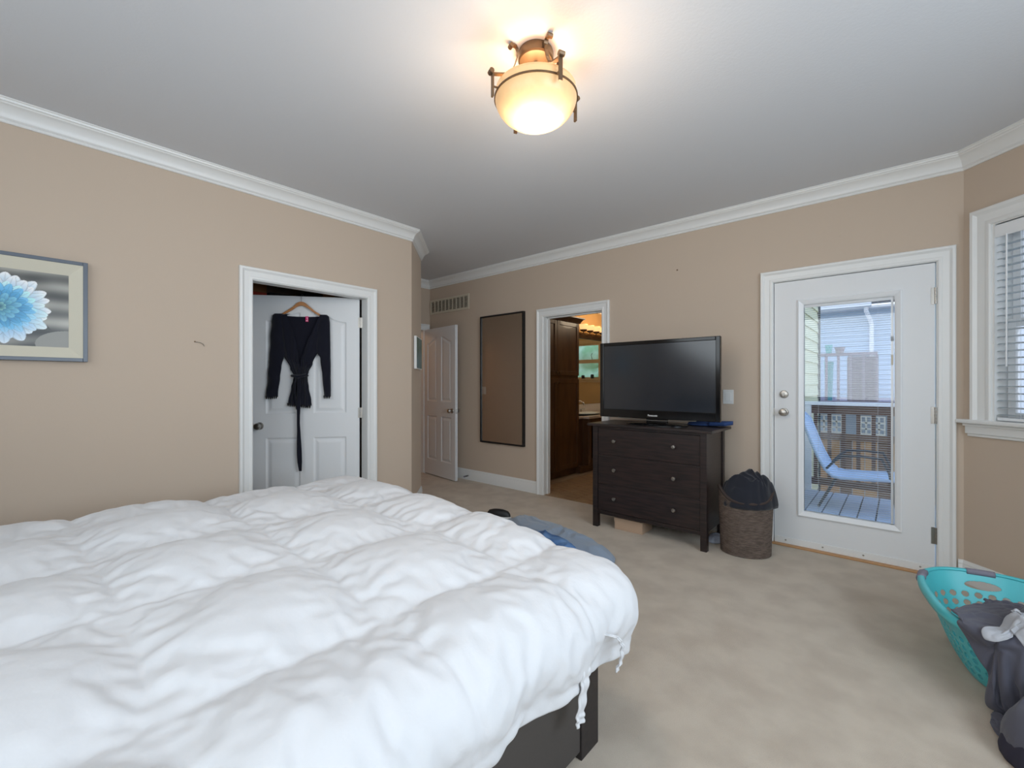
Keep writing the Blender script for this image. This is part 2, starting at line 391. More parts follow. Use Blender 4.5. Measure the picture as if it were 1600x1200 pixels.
for x in (-.47, -.12): b.tube([(x, 4.080, .29), (x, 4.080, 1.86)], .0008, 5)
b.build('ladder_cord', M['slat'], root)
b = MB(); b.add([(-.560, 4.0735, 0), (-.052, 4.0735, 0), (-.052, 4.080, .0012), (-.560, 4.080, .0012), (-.560, 4.0865, 0), (-.052, 4.0865, 0)], [(0, 1, 2, 3), (3, 2, 5, 4)])
inv = Vector((.2935, -4.055, 0))
b.v = [tuple(Vector(p)+inv) for p in b.v]
sl = b.build('slat', M['slat'], root, local=True, solid=.0004)
nsl = 98
sl.location = (0, 0, .292)
for k in range(1, nsl): copy_part(sl, root, (0, 0, .292+k*.0160))
b = MB(); b.box((-.56, 4.073, .278), (-.052, 4.087, .288)); b.build('bottom_rail', M['vinyl'], root)
b = MB(); b.box((-.757, 4.052, .012), (.170, 4.058, .062)); b.build('door_sweep', M['white'], root, bevel=.001)
for x in (-.68, -.44, -.20, .10):
    b = MB(); b.lathe([(.006, 4.0525), (.006, 4.0500), (.003, 4.049)], 10, (x, 0, .040), 'y'); b.build('screw', M['nickel'], root, smooth=True)
inv3 = (.2935, 0, 0)
knob(root, -.692+.2935, .003, 1.045)
b = MB(); b.lathe([(.031, 0), (.031, -.006), (.027, -.016), (.018, -.018), (.001, -.018)], 24, (-.692+.2935, .003, 1.186), 'y'); b.box((-.692+.2935-.004, -.036, 1.172), (-.692+.2935+.004, -.014, 1.200)); b.build('deadbolt', M['nickel'], root, smooth=True, local=True)
b = MB(); b.box((-.763, 4.0515, 1.015), (-.758, 4.057, 1.075)); b.build('strike', M['nickel'], root)
for z in (1.851, 1.059, .263): hinge(root, .176+.2935, -.003, z, h=.11)
casing('casing', TB, -.768, .184, 2.078, parent=root); jamb('jamb', TB, -.764, .178, 2.075, parent=root)
b = MB(); b.box((-.764, 4.10, 0), (.178, 4.175, .028)); b.box((-.79, 4.012, 0), (.20, 4.10, .012)); b.build('threshold', M['threshold'], root, bevel=.003)

# ---------------------------------------------------------------- bay window
wl = (.306+q*.55, 4.055-q*.55, 0); root = thing('window_1', None, None, wl, 0, kind='structure')
S0, S1, Z0, Z1 = .175, .920, 1.046, 2.228
b = MB(); path = [(S0-.012, 1.034), (S0-.012, Z1+.006), (S1+.012, Z1+.006), (S1+.012, 1.034)]
KW = [(o_*1.25, d*1.15) for o_, d in KP]
k = len(KW); vs = []
for i, (a, z) in enumerate(path):
    for o_, d in KW: vs.append(TW(a-(o_ if i < 2 else -o_), z+(o_ if i in (1, 2) else 0), d))
fs = [tuple(range(k)), tuple(range(3*k, 4*k))[::-1]]
for i in range(3): fs += [(i*k+a, i*k+(a+1) % k, (i+1)*k+(a+1) % k, (i+1)*k+a) for a in range(k)]
b.add(vs, fs); b.build('casing', M['white'], root, smooth=True, angle=25)
b = MB()
for x0, x1, z0, z1 in ((S0-.012, S0, 1.03, Z1+.01), (S1, S1+.012, 1.03, Z1+.01), (S0, S1, Z1, Z1+.012)): b.box((x0, z0, -.125), (x1, z1, .004), TW)
b.build('jamb', M['white'], root)
b = MB(); b.box((-.005, 1.020, -.10), (1.11, 1.044, .055), TW); b.build('sill', M['white'], root, bevel=.006)
b = MB(); b.box((.022, .955, 0), (1.07, 1.020, .020), TW); b.box((.030, .938, 0), (1.062, .955, .013), TW); b.box((.015, 1.002, 0), (1.08, 1.020, .03), TW); b.build('apron', M['white'], root, bevel=.004)
def sash(z0, z1, n0, nm='sash'):
    b = MB(); t = .045
    for x0, x1, a, c in ((S0+.005, S0+t, z0, z1), (S1-t, S1-.005, z0, z1), (S0+t, S1-t, z0, z0+t), (S0+t, S1-t, z1-t, z1)): b.box((x0, a, n0-.03), (x1, c, n0), TW)
    o = b.build(nm, M['vinyl'], root, bevel=.002)
    g = MB(); g.box((S0+t, z0+t, n0-.018), (S1-t, z1-t, n0-.014), TW); g.build('pane', M['glass'], o)
    for xm in (S0+.27, S1-.27):
        m_ = MB(); m_.box((xm-.009, z0+t, n0-.024), (xm+.009, z1-t, n0-.006), TW); m_.build('muntin', M['vinyl'], o)
sash(1.050, 1.655, -.075); sash(1.615, Z1-.002, -.108)
blind = thing('window_blind', 'white horizontal slatted blind hanging inside the window frame at the right', 'blind', wl, 0)
b = MB(); b.box((S0+.004, 2.165, -.055), (S1-.004, 2.222, .000), TW); b.box((S0+.002, 2.145, .000), (S1-.002, 2.218, .008), TW); b.build('headrail', M['vinyl'], blind, bevel=.003)
b = MB(); c0 = Vector(wl)
prof = [(-.046, .004), (-.036, .008), (-.024, .010), (-.012, .008), (-.004, .004)]
vs = [Vector(TW(a, 0, d))-Vector((wl[0], wl[1], 0))+Vector((0, 0, z)) for a in (S0+.008, S1-.008) for d, z in prof]
b.add(vs, [(i, i+1, i+6, i+5) for i in range(4)])
sl2 = b.build('slat', M['slat'], blind, local=True, solid=.0025, smooth='all')
pitch = .0425; n2 = 25; sl2.location = (0, 0, 1.075)
for k in range(1, n2): copy_part(sl2, blind, (0, 0, 1.075+k*pitch))
b = MB(); b.box((S0+.008, 1.048, -.050), (S1-.008, 1.066, -.002), TW); b.build('bottom_rail', M['vinyl'], blind, bevel=.003)
b = MB()
for a in (.30, .80):
    for d in (-.004, -.046): b.tube([TW(a, 1.06, d), TW(a, 2.17, d)], .0012, 5)
b.build('ladder_cord', M['slat'], blind)
b = MB(); b.tube([TW(.243, 2.15, .012), TW(.245, 1.37, .016)], .004, 8); b.build('tilt_wand', M['vinyl'], blind, smooth=True)

# ---------------------------------------------------------------- closet interior
def shell(name, x0, x1, y0, y1, z1, m, skip=''):
    b = MB(); t = .05
    if 'w' not in skip: b.box((x0-t, y0, 0), (x0, y1, z1))
    if 'e' not in skip: b.box((x1, y0, 0), (x1+t, y1, z1))
    if 's' not in skip: b.box((x0-t, y0-t, 0), (x1, y0, z1))
    if 'n' not in skip: b.box((x0-t, y1, 0), (x1, y1+t, z1))
    if 'c' not in skip: b.box((x0-t, y0-t, z1), (x1, y1+t, z1+t))
    return struct(b.build(name, m))
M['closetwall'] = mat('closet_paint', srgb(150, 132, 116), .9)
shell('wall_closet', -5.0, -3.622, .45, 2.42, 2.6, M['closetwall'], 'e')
sh = thing('closet_shelf', 'white closet shelf above the ajar closet door', 'shelf', (-4.75, 1.45, 1.97))
b = MB(); b.box((-4.99, .47, 1.97), (-4.45, 2.41, 1.99)); b.build('board', M['white'], sh)
for y in (.7, 1.45, 2.2):
    b = MB(); b.box((-4.99, y-.012, 1.72), (-4.97, y+.012, 1.97)); b.box((-4.99, y-.012, 1.95), (-4.60, y+.012, 1.97)); b.add([(-4.97, y-.01, 1.74), (-4.65, y-.01, 1.95), (-4.67, y-.01, 1.95), (-4.97, y-.01, 1.76), (-4.97, y+.01, 1.74), (-4.65, y+.01, 1.95), (-4.67, y+.01, 1.95), (-4.97, y+.01, 1.76)], [(0, 1, 2, 3), (7, 6, 5, 4), (0, 4, 5, 1), (3, 2, 6, 7)]); b.build('bracket', M['nickel'], sh)
def carton(name, label, cat, lo, hi, m, lid=None, lidm=None):
    t = thing(name, label, cat, ((lo[0]+hi[0])/2, (lo[1]+hi[1])/2, lo[2]))
    b = MB(); zc = hi[2]-(.03 if lid else 0); b.box(lo, (hi[0], hi[1], zc)); b.build('body', m, t, bevel=.002)
    if lid:
        b = MB(); b.box((lo[0]-.004, lo[1]-.004, zc), (hi[0]+.004, hi[1]+.004, hi[2])); b.build('lid', lidm or m, t, bevel=.002)
    return t
M['redbox'] = mat('red_card', srgb(190, 62, 36), .6); M['brownbox'] = mat('brown_card', srgb(176, 120, 76), .7); M['dkbox'] = mat('charcoal_card', srgb(38, 32, 36), .7)
carton('shoe_box', 'red shoe box on the closet shelf, under a brown box', 'box', (-4.85, 1.44, 1.99), (-4.48, 1.625, 2.120), M['redbox'])
carton('cardboard_box', 'brown cardboard box lying on top of the red shoe box', 'box', (-4.84, 1.43, 2.120), (-4.47, 1.62, 2.235), M['brownbox'])
carton('storage_box', 'dark storage box on the closet shelf beside the red shoe box', 'box', (-4.9, 1.65, 1.99), (-4.47, 1.98, 2.13), M['dkbox'], True)
carton('storage_box', 'low dark box on the closet shelf, left of the small brown carton', 'box', (-4.9, 2.0, 1.99), (-4.50, 2.17, 2.19), M['dkbox'])
carton('cardboard_box', 'small brown carton on the closet shelf above the hanger', 'box', (-4.85, 2.18, 1.99), (-4.48, 2.29, 2.21), M['brownbox'])

# ---------------------------------------------------------------- hall beyond the entrance door
b = MB(); b.box((-6.6, 2.4, -.12), (-5.4, 4.6, 0)); struct(b.build('floor', M['carpet']))
shell('wall_hall', -6.5, -5.25, 2.45, 4.5, 2.6, M['bathwall'], 'e')
lamp('hall_light', 'POINT', (-5.8, 3.5, 2.3), 5, (1, .62, .36), soft=.1)

# ---------------------------------------------------------------- small wall things
def rectframe(b, T, s0, s1, z0, z1, w_, d0, d1):
    for x0, x1, a, c in ((s0, s0+w_, z0, z1), (s1-w_, s1, z0, z1), (s0+w_, s1-w_, z0, z0+w_), (s0+w_, s1-w_, z1-w_, z1)): b.box((x0, a, d0), (x1, c, d1), T)
# floor mirror hung on far wall
root = thing('wall_mirror', 'tall black framed mirror hung on the wall between entrance door and bathroom', 'mirror', (-3.695, 4.03, .52))
b = MB()
f0 = .018; k = [(-4.055, .526), (-3.335, .526), (-3.335, 2.126), (-4.055, 2.126)]
for (s0, z0, s1, z1) in ((-4.055, .526, -4.055+f0, 2.126), (-3.335-f0, .526, -3.335, 2.126), (-4.055+f0, .526, -3.335-f0, .526+f0), (-4.055+f0, 2.126-f0, -3.335-f0, 2.126)):
    b.box((s0, z0, .002), (s1, z1, .042), TB)
b.build('frame', M['black'], root, bevel=.001)
b = MB(); b.box((-4.040, .541, .006), (-3.350, 2.111, .030), TB); b.build('mirror_glass', M['mirror'], root)
# return air grille
root = thing('return_air_vent', 'long cream return air grille high on the far wall above the entrance door', 'vent', (-4.70, 4.05, 2.26))
b = MB(); rectframe(b, TB, -5.105, -4.295, 2.262, 2.466, .026, 0, .012); b.build('frame', M['vent'], root, bevel=.002)
b = MB(); b.box((-5.08, 2.287, .0005), (-4.32, 2.441, .003), TB); b.build('backing', M['void'], root)
for i in range(9):
    x = -5.079+(i+1)*.0758; b = MB(); b.box((x-.003, 2.287, .003), (x+.003, 2.441, .012), TB); b.build('divider', M['vent'], root)
b = MB()
for i in range(10): b.add([TB(x, z, d) for x, z, d in ((-5.079, 2.290+i*.0152, .010), (-4.321, 2.290+i*.0152, .010), (-4.321, 2.299+i*.0152, .003), (-5.079, 2.299+i*.0152, .003))], [(0, 1, 2, 3)])
b.build('louvres', M['vent'], root, solid=.0012)['kind'] = 'stuff'
# switches
def switch(label, T, s0, s1, z0, z1, n=2):
    a = T((s0+s1)/2, z0, 0); root = thing('light_switch', label, 'switch', a)
    b = MB(); b.box((s0, z0, 0.0005), (s1, z1, .006), T); b.build('plate', M['plate'], root, bevel=.002)
    w_ = (s1-s0-.016)/n
    for i in range(n):
        b = MB(); c = s0+.008+w_*(i+.5); b.box((c-w_*.34, z0+.026, .006), (c+w_*.34, z1-.026, .010), T); b.build('rocker', M['plate'], root, bevel=.0015)
switch('white rocker light switch between the television and the glazed door', TB, -1.143, -1.060, 1.098, 1.218, 1)
switch('white light switch seen only as a reflection in the tall black mirror', TH, -5.020, -4.925, 1.105, 1.225, 2)
# cable hook and wall spots
root = thing('wall_hook', 'tiny bent wire picture hook left of the closet door', 'hook', (-3.533, .855, 1.53))
b = MB(); b.tube([(-3.533, .835, 1.548), (-3.524, .842, 1.546), (-3.521, .862, 1.544), (-3.524, .880, 1.535), (-3.523, .886, 1.520)], .0018, 6); b.build('wire', M['nickel'], root, smooth=True)
b = MB(); b.lathe([(.005, -3.533), (.005, -3.530), (.001, -3.529)], 8, (0, .835, 1.549), 'x'); b.build('nail_head', M['bronze'], root, smooth=True)
b = MB(); b.lathe([(.008, 4.055), (.007, 4.053), (.001, 4.052)], 10, (-1.538, 0, 2.31), 'y'); tag(b.build('screw_plug', M['bronze'], smooth=True), 'small dark screw plug in the far wall above the television', 'screw plug')
b = MB(); b.lathe([(.006, 4.055), (.005, 4.053), (.001, 4.052)], 10, (-.34, 0, 2.36), 'y'); tag(b.build('nail_head', M['wall'], smooth=True), 'painted nail head in the far wall above the glazed door', 'nail')
# door stop
root = thing('door_stop', 'spring door stop sticking out of the baseboard behind the entrance door', 'door stop', (-4.30, 4.04, .03))
b = MB(); pts = [(-4.30+.007*math.cos(t*.9), 4.039-.0018*t, .055+.007*math.sin(t*.9)) for t in range(36)]; b.tube(pts, .0022, 5); b.build('spring', M['black'], root, smooth=True)
b = MB(); b.lathe([(.010, 3.976), (.010, 3.962), (.006, 3.960)], 12, (-4.30, 0, .055), 'y'); b.build('tip', M['griprubber'], root, smooth=True)
# small canvas on the angled wall
root = thing('small_canvas', 'small white edged green canvas on the narrow angled wall', 'picture', TD(.43, 1.4, 0))
b = MB(); b.box((.12, 1.418, .004), (.50, 1.745, .030), TD); b.build('canvas', M['white'], root, bevel=.002)
M['artgreen'] = mat('green_landscape_print', srgb(96, 112, 92), .6, var=(srgb(120, 140, 146), 6))
b = MB(); b.box((.130, 1.428, .0301), (.490, 1.735, .0312), TD); b.build('print', M['artgreen'], root)

# ---------------------------------------------------------------- flower picture
def flower_rgb(u, v):
    """print of a blue dahlia before blurred grey leaves; u 0..1 across, v 0..1 up; arrays"""
    asp = 1.43; x = (u-.5)*asp; y = v-.5
    g = .42+.16*np.sin(v*26+np.sin(u*5)*.8)*(u > .55)+.10*np.sin(u*9+v*4)*np.cos(v*7-u*5)
    g = np.clip(g-.22*np.exp(-((x-.40)**2/.02+(y-.36)**2/.012))-.20*np.exp(-((y+.48)**2)/.03), .08, .75)
    dg = np.abs((y+.15)+(x-.45)*1.35); g = np.where((dg < .022) & (y < .05) & (x > .3), .16, g)
    lf = ((x-.72)**2/.10+(y+.46)**2/.035) < 1; g = np.where(lf, .45, g)
    c = np.stack([g*1.02, g, g*.93], -1)
    cx, cy = .10, -.005
    def petal(ang, r0, ln, wd, base, tip, c):
        ca, sa = math.cos(ang), math.sin(ang); px = (x-cx)*ca+(y-cy)*sa; py = -(x-cx)*sa+(y-cy)*ca
        t = (px-r0)/ln; ok = (t > 0) & (t < 1); wv = wd*np.sin(np.clip(t, 0, 1)**1.35*math.pi)**.5
        m = ok & (np.abs(py) < wv); e = np.abs(py)/np.maximum(wv, 1e-4)
        k = np.clip(t, 0, 1)[..., None]; col = np.array(base)*(1-k)+np.array(tip)*k
        col = col*(1-.18*(e[..., None] > .82)); col = col*(1-.10*(e[..., None] < .12))
        return np.where(m[..., None], col, c)
    rings = [(21, .05, .40, .075, (.02, .42, .72), (.86, .92, .98)), (21, .04, .375, .070, (.01, .40, .72), (.76, .87, .97)), (18, .03, .32, .058, (.01, .42, .74), (.55, .80, .95)), (18, .03, .27, .050, (.01, .40, .72), (.40, .74, .94)),
             (14, .03, .23, .050, (.01, .28, .52), (.25, .62, .85)), (12, .02, .17, .040, (.01, .25, .48), (.40, .75, .88)), (10, .01, .11, .030, (.02, .24, .42), (.35, .70, .80)), (8, 0, .06, .02, (.05, .25, .35), (.45, .75, .75))]
    rr = random.Random(3)
    for i, (n_, r0, ln, wd, ba, ti) in enumerate(rings):
        for k in range(n_):
            a = 2*math.pi*(k+.5*(i % 2))/n_+rr.uniform(-.06, .06)
            up = .5+.5*math.sin(a); tp = tuple(min(1, t_+(.28*up if i < 3 else 0)) for t_ in ti)
            c = petal(a, r0, ln*rr.uniform(.9, 1.08), wd*rr.uniform(.85, 1.1), ba, tp, c)
    return np.clip(c, 0, 1)**1.7
root = thing('flower_picture', 'framed blue dahlia print with linen mat and slate grey frame on the left wall', 'picture', (-3.53, -.05, 1.393))
PS0, PS1, PZ0, PZ1 = -.43, .316, 1.393, 1.958
b = MB(); rectframe(b, TA, PS0, PS1, PZ0, PZ1, .020, .002, .034); b.build('frame', M['frame_grey'], root, bevel=.002)
b = MB(); a0, a1, c0_, c1_ = PS0+.020, PS1-.020, PZ0+.020, PZ1-.020; i0, i1, k0, k1 = PS0+.077, PS1-.077, PZ0+.078, PZ1-.083
vs = [TA(*p) for p in ((a0, c0_, .030), (a1, c0_, .030), (a1, c1_, .030), (a0, c1_, .030), (i0, k0, .012), (i1, k0, .012), (i1, k1, .012), (i0, k1, .012))]
b.add(vs, [(0, 1, 5, 4), (1, 2, 6, 5), (2, 3, 7, 6), (3, 0, 4, 7)]); b.build('mat_board', M['linen'], root)
nu, nv = 300, 210
U, V_ = np.meshgrid(np.linspace(0, 1, nu), np.linspace(0, 1, nv)); C = flower_rgb(U, V_).reshape(-1, 3)
b = MB(); b.grid(nu, nv, lambda u, v: TA(i0+u*(i1-i0), k0+v*(k1-k0), .011)); pr = b.build('print', M['print'], root)
ca = pr.data.color_attributes.new('print', 'FLOAT_COLOR', 'POINT'); ca.data.foreach_set('color', np.hstack([C, np.ones((len(C), 1))]).astype(np.float32).ravel())

# ---------------------------------------------------------------- hanger and robe on the closet door
LO = Vector((-3.620, 2.085, 0)); UX = Vector((-.61983, -.78474, 0)); NX = Vector((.78474, -.61983, 0))
def TL(s_, z, n_): p = LO+UX*s_+NX*n_; return (p.x, p.y, z)
hg = thing('clothes_hanger', 'light wooden clothes hanger hooked over the closet door', 'hanger', TL(.48, 1.86, .03))
top = [(.640, 1.868), (.60, 1.895), (.55, 1.93), (.515, 1.965), (.495, 1.976), (.48, 1.978), (.465, 1.976), (.445, 1.966), (.41, 1.935), (.37, 1.900), (.325, 1.872)]
bot = [(.325, 1.852), (.37, 1.880), (.41, 1.910), (.445, 1.933), (.465, 1.942), (.48, 1.944), (.495, 1.942), (.515, 1.932), (.55, 1.905), (.60, 1.873), (.640, 1.848)]
b = MB(); b.prism(top+bot, .022, .036, TL); b.build('bar', M['hwood'], hg, bevel=.003)
b = MB(); b.tube([TL(.48, 1.965, .029), TL(.48, 2.030, .029), TL(.478, 2.042, .022), TL(.478, 2.043, -.02), TL(.478, 2.035, -.040), TL(.478, 2.01, -.042)], .0018, 6); b.build('hook', M['nickel'], hg, smooth=True)
def interp(tab, z):
    tab = sorted(tab); 
    if z <= tab[0][0]: return tab[0][1]
    for (z0, a), (z1, c) in zip(tab, tab[1:]):
        if z <= z1: t = (z-z0)/(z1-z0); t = t*t*(3-2*t); return a+(c-a)*t
    return tab[-1][1]
rb = thing('robe', 'black wrap robe with lace hem hanging on a wooden hanger, belt dangling', 'robe', TL(.48, 1.1, .03))
bl = [(1.870, .640), (1.855, .700), (1.80, .690), (1.703, .662), (1.60, .640), (1.515, .619), (1.398, .567), (1.350, .545), (1.325, .541), (1.30, .545), (1.238, .560), (1.106, .585), (1.07, .590)]
br = [(1.870, .325), (1.862, .262), (1.80, .275), (1.711, .300), (1.62, .332), (1.555, .352), (1.444, .393), (1.37, .425), (1.340, .434), (1.30, .432), (1.238, .424), (1.12, .404), (1.06, .398)]
ntop = lambda u: 1.868-.018*math.sin(math.pi*u)**.6
def robe_body(front):
    def fn(u, v):
        z0 = 1.085+.010*math.sin(u*23)+.006*math.sin(u*51)+(.022*(u-.5))
        zt = ntop(u) if not front else 1.866-.0*u
        z = z0+(zt-z0)*v
        a, c = interp(br, z), interp(bl, z); s_ = a+(c-a)*u
        wv = 1-(2*u-1)**2
        waist = math.exp(-((z-1.335)/.10)**2)
        d = (.030+.020*wv**.5*(1-.3*waist)) if front else .012
        ph = u*math.pi*2
        fold = .006*math.sin(u*30+2*z*4)*(wv**.5)+.007*noise.noise((u*7, z*2.2, 3.3))+.010*waist*math.sin(u*46)
        # wrap: right front panel over left
        if front:
            xw = .78-.55*(1.866-z)/.53
            if z > 1.335: d += .006 if u < xw else 0
            d += fold
        return TL(s_, z, max(.008, d))
    return fn
b = MB(); b.grid(90, 110, robe_body(False)); 
wrapV = lambda u, v: True
b.build('back_panel', M['robe'], rb, smooth='all', recalc=False)
# front: two wrapped halves leaving a V neck
def vmask(u, v):
    z = 1.085+(1.866-1.085)*v
    if z < 1.40: return True
    t = (z-1.40)/(1.866-1.40); w_ = .36*t**.9
    return not (.50-w_ < u < .44+w_*.86)
b = MB(); b.grid(140, 160, robe_body(True), mask=vmask); b.build('front_panel', M['robe'], rb, smooth='all', clean=True, recalc=False)
def sleeve(outer, inner, flipz):
    def fn(u, v):
        zt = 1.868; zb = 1.160+.006*math.sin(u*20)
        z = zb+(zt-zb)*v; a, c = interp(outer, z), interp(inner, z)
        t = u*2*math.pi; s_ = (a+c)/2+(a-c)/2*math.cos(t)
        d = .032+.022*math.sin(t)+.004*math.sin(z*38+u*9)+.006*noise.noise((u*4+flipz, z*6, .5))
        return TL(s_, z, max(.007, d))
    b = MB(); b.grid(40, 90, fn, closeu=True); return b.build('sleeve', M['robe'], rb, smooth='all')
sleeve([(1.875, .690), (1.85, .708), (1.80, .716), (1.629, .726), (1.339, .743), (1.165, .757)], [(1.87, .62), (1.80, .618), (1.704, .620), (1.544, .612), (1.413, .637), (1.325, .650), (1.160, .668)], 0)
sleeve([(1.875, .275), (1.852, .253), (1.80, .247), (1.638, .243), (1.341, .240), (1.156, .239)], [(1.87, .33), (1.80, .345), (1.62, .358), (1.540, .352), (1.489, .326), (1.356, .310), (1.166, .296)], 5)
b = MB(); rr = random.Random(5)
def lace(s0, s1, z, n_, d, tilt=0):
    for i in range(n_):
        a = s0+(s1-s0)*i/n_; c = s0+(s1-s0)*(i+1)/n_; m_ = (a+c)/2; zz = z+tilt*(i/n_)
        b.add([TL(a, zz+.012, d), TL(c, zz+.012, d), TL(c-.002, zz-.006, d), TL(m_, zz-.016-rr.random()*.006, d), TL(a+.002, zz-.006, d)], [(0, 1, 2, 3, 4)])
for args in ((.400, .590, 1.072, 12, .045, .022), (.240, .297, 1.155, 4, .050), (.667, .757, 1.155, 6, .050)):
    b = MB(); lace(*args); b.build('lace_hem', M['lace'], rb, solid=.002, clean=True)
b = MB(); b.tube([TL(.430, 1.345, .075), TL(.46, 1.335, .082), TL(.495, 1.328, .086), TL(.52, 1.335, .080), TL(.548, 1.338, .060), TL(.552, 1.335, .03)], [.008, .011, .013, .011, .009, .006], 8)
b.tube([TL(.43, 1.345, .075), TL(.427, 1.34, .04)], .008, 8)
def belt(u, v): 
    z = .520+(1.335-.520)*v; c = .482+.012*math.sin(v*3.2); w_ = .017-.004*v+(.003*math.sin(v*9)); e = .006 if v < .1 else 0
    return TL(c+(2*u-1)*(w_-e*(1-v*10)), z, .056+.028*v**2+.003*math.sin(u*6+v*14))
b.grid(8, 60, belt); b.tube([TL(.512, 1.33, .088), TL(.520, 1.20, .080), TL(.516, 1.10, .06), TL(.510, 1.050, .055)], .004, 6)
b.build('belt', M['robe'], rb, smooth='all', solid=.004)
b = MB(); b.box((.424, 1.806, .024), (.447, 1.853, .027), lambda a, z, d: TL(a, z, d)); lb = b.build('label_tag', M['pink'], rb); lb['label'] = 'bright pink fabric label inside the neck'
b = MB(); 
for z0, z1, a0_, a1_ in ((1.812, 1.817, .428, .443), (1.823, 1.845, .4305, .4325), (1.843, 1.845, .4305, .440), (1.832, 1.834, .4325, .438)): b.box((a0_, z0, .0271), (a1_, z1, .0278), lambda a, z, d: TL(a, z, d))
b.build('label_print', M['white'], lb)

# ---------------------------------------------------------------- ceiling lamp
LX, LY = -1.217, 1.552
cl = thing('ceiling_lamp', 'lit alabaster bowl ceiling lamp with bronze arms and canopy', 'lamp', (LX, LY, CEIL))
b = MB(); b.lathe([(.002, 0), (.074, 0), (.078, -.012), (.078, -.040), (.072, -.046), (.002, -.046)], 40); b.build('canopy', M['bronze'], cl, smooth=True, local=True)
b = MB(); 
for a in (.9, 2.6): b.lathe([(.005, -.046), (.005, -.052), (.002, -.054)], 10, (.045*math.cos(a), .045*math.sin(a), 0))
b.lathe([(.008, -.046), (.008, -.17)], 12); b.build('canopy_screw', M['bronze'], cl, smooth=True, local=True)
RB = .178; ZR = -.212; BD = .110
prof = [(RB-.004, ZR+.040), (RB+.001, ZR+.015)]+[(max(.002, RB*math.cos(t*math.pi/2)**.75), ZR-BD*math.sin(t*math.pi/2)**1.15) for t in [i/22 for i in range(23)]]
b = MB(); b.lathe(prof, 64, cap=False); bw = b.build('glass_bowl', M['bowl'], cl, smooth='all', local=True, solid=.005, recalc=False)
b = MB(); b.lathe([(RB+.001, ZR-.004), (RB+.007, ZR-.004), (RB+.007, ZR+.003), (RB+.001, ZR+.003), (RB+.001, ZR-.004)], 64, cap=False); b.build('ring', M['bronze'], cl, smooth=True, local=True)
for k in range(4):
    a = R(-23.5+90*k); ca_, sa_ = math.cos(a), math.sin(a); b = MB()
    t_ = Vector((-sa_, ca_, 0)); c_ = Vector((ca_, sa_, 0))
    def TT(x, y, z): return tuple(c_*x+t_*y+Vector((0, 0, z)))
    # flat scroll: curls by the canopy, dips behind the rim and runs out to the hanger bar
    sc_p = [(.122, -.012), (.112, -.004), (.098, -.006), (.090, -.020), (.092, -.050), (.104, -.088), (.124, -.124), (.150, -.142), (.178, -.150), (.210, -.158)]
    for (r0, z0), (r1, z1) in zip(sc_p, sc_p[1:]):
        b.add([TT(r0, -.009, z0), TT(r0, .009, z0), TT(r1, .009, z1), TT(r1, -.009, z1), TT(r0, -.009, z0-.006), TT(r0, .009, z0-.006), TT(r1, .009, z1-.006), TT(r1, -.009, z1-.006)], [(0, 1, 2, 3), (7, 6, 5, 4), (0, 3, 7, 4), (1, 5, 6, 2), (0, 4, 5, 1), (3, 2, 6, 7)])
    b.tube([TT(.122, -.012, -.014), TT(.122, .012, -.014)], .010, 8); b.tube([TT(.215, -.013, -.152), TT(.215, .013, -.152)], .011, 8)
    b.box((.204, -.008, -.256), (.212, .008, -.152), TT); b.box((RB+.004, -.003, ZR-.003), (.208, .003, ZR+.003), TT)
    b.build('arm', M['bronze'], cl, smooth=True, local=True)
pl = lamp('ceiling_bulb', 'POINT', (LX, LY, CEIL-.16), 4.2, (1, .78, .52), soft=.05)
pl2 = lamp('below_bowl_fill', 'POINT', (LX, LY, CEIL-.44), 16, (1, .87, .73), soft=.16)  # added unseen lamp floating below the bowl, stands in for the bowl's output

# ---------------------------------------------------------------- dresser
ds = thing('dresser', 'black-brown three drawer wooden dresser under the television', 'dresser', (-1.58, 3.72, 0))
DX0, DX1, DY0, DY1, DH = -2.075, -1.095, 3.472, 3.930, .918
b = MB(); b.box((-2.115, 3.440, DH-.022), (-1.048, 3.945, DH)); b.build('top', M['wood_dark_h'], ds, bevel=.004)
for x0 in (DX0, DX1-.048):
    for y0 in (DY0, DY1-.048):
        b = MB(); b.box((x0, y0, 0), (x0+.048, y0+.048, DH-.022)); b.build('leg', M['wood_dark'], ds, bevel=.002)
for x0 in (DX0+.010, DX1-.028):
    b = MB(); b.box((x0, DY0+.048, .135), (x0+.018, DY1-.048, DH-.022)); b.build('side_panel', M['wood_dark'], ds)
b = MB(); b.box((DX0+.048, DY1-.02, .135), (DX1-.048, DY1-.012, DH-.022)); b.build('back_panel', M['wood_dark'], ds)
b = MB(); b.box((DX0+.048, DY0+.006, DH-.042), (DX1-.048, DY0+.03, DH-.022)); b.box((DX0+.048, DY0+.006, .118), (DX1-.048, DY0+.03, .150))
b.box((DX0+.048, DY0+.012, .372), (DX1-.048, DY0+.04, .388)); b.box((DX0+.048, DY0+.012, .630), (DX1-.048, DY0+.04, .644)); b.build('rail', M['wood_dark'], ds, bevel=.001)
for z0, z1 in ((.152, .376), (.384, .634), (.640, .876)):
    z0 = {.152: .152, .384: .390, .640: .646}[z0]; z1 = {.376: .374, .634: .632, .876: .874}[z1]
    b = MB(); x0, x1 = DX0+.051, DX1-.051
    b.box((x0, DY0+.008, z0), (x1, DY0+.026, z1)); b.box((x0+.01, DY0+.03, z0+.01), (x1-.01, DY1-.03, z1-.03))
    dr = b.build('drawer', M['wood_dark_h'], ds, bevel=.002)
    for kx in (x0+.165, x1-.195):
        k_ = MB(); zc = (z0+z1)/2+.012
        k_.lathe([(.006, DY0+.008), (.006, DY0-.008), (.014, DY0-.014), (.017, DY0-.020), (.014, DY0-.027), (.001, DY0-.029)], 16, (kx, 0, zc), 'y'); k_.build('knob', M['nickel'], dr, smooth=True)

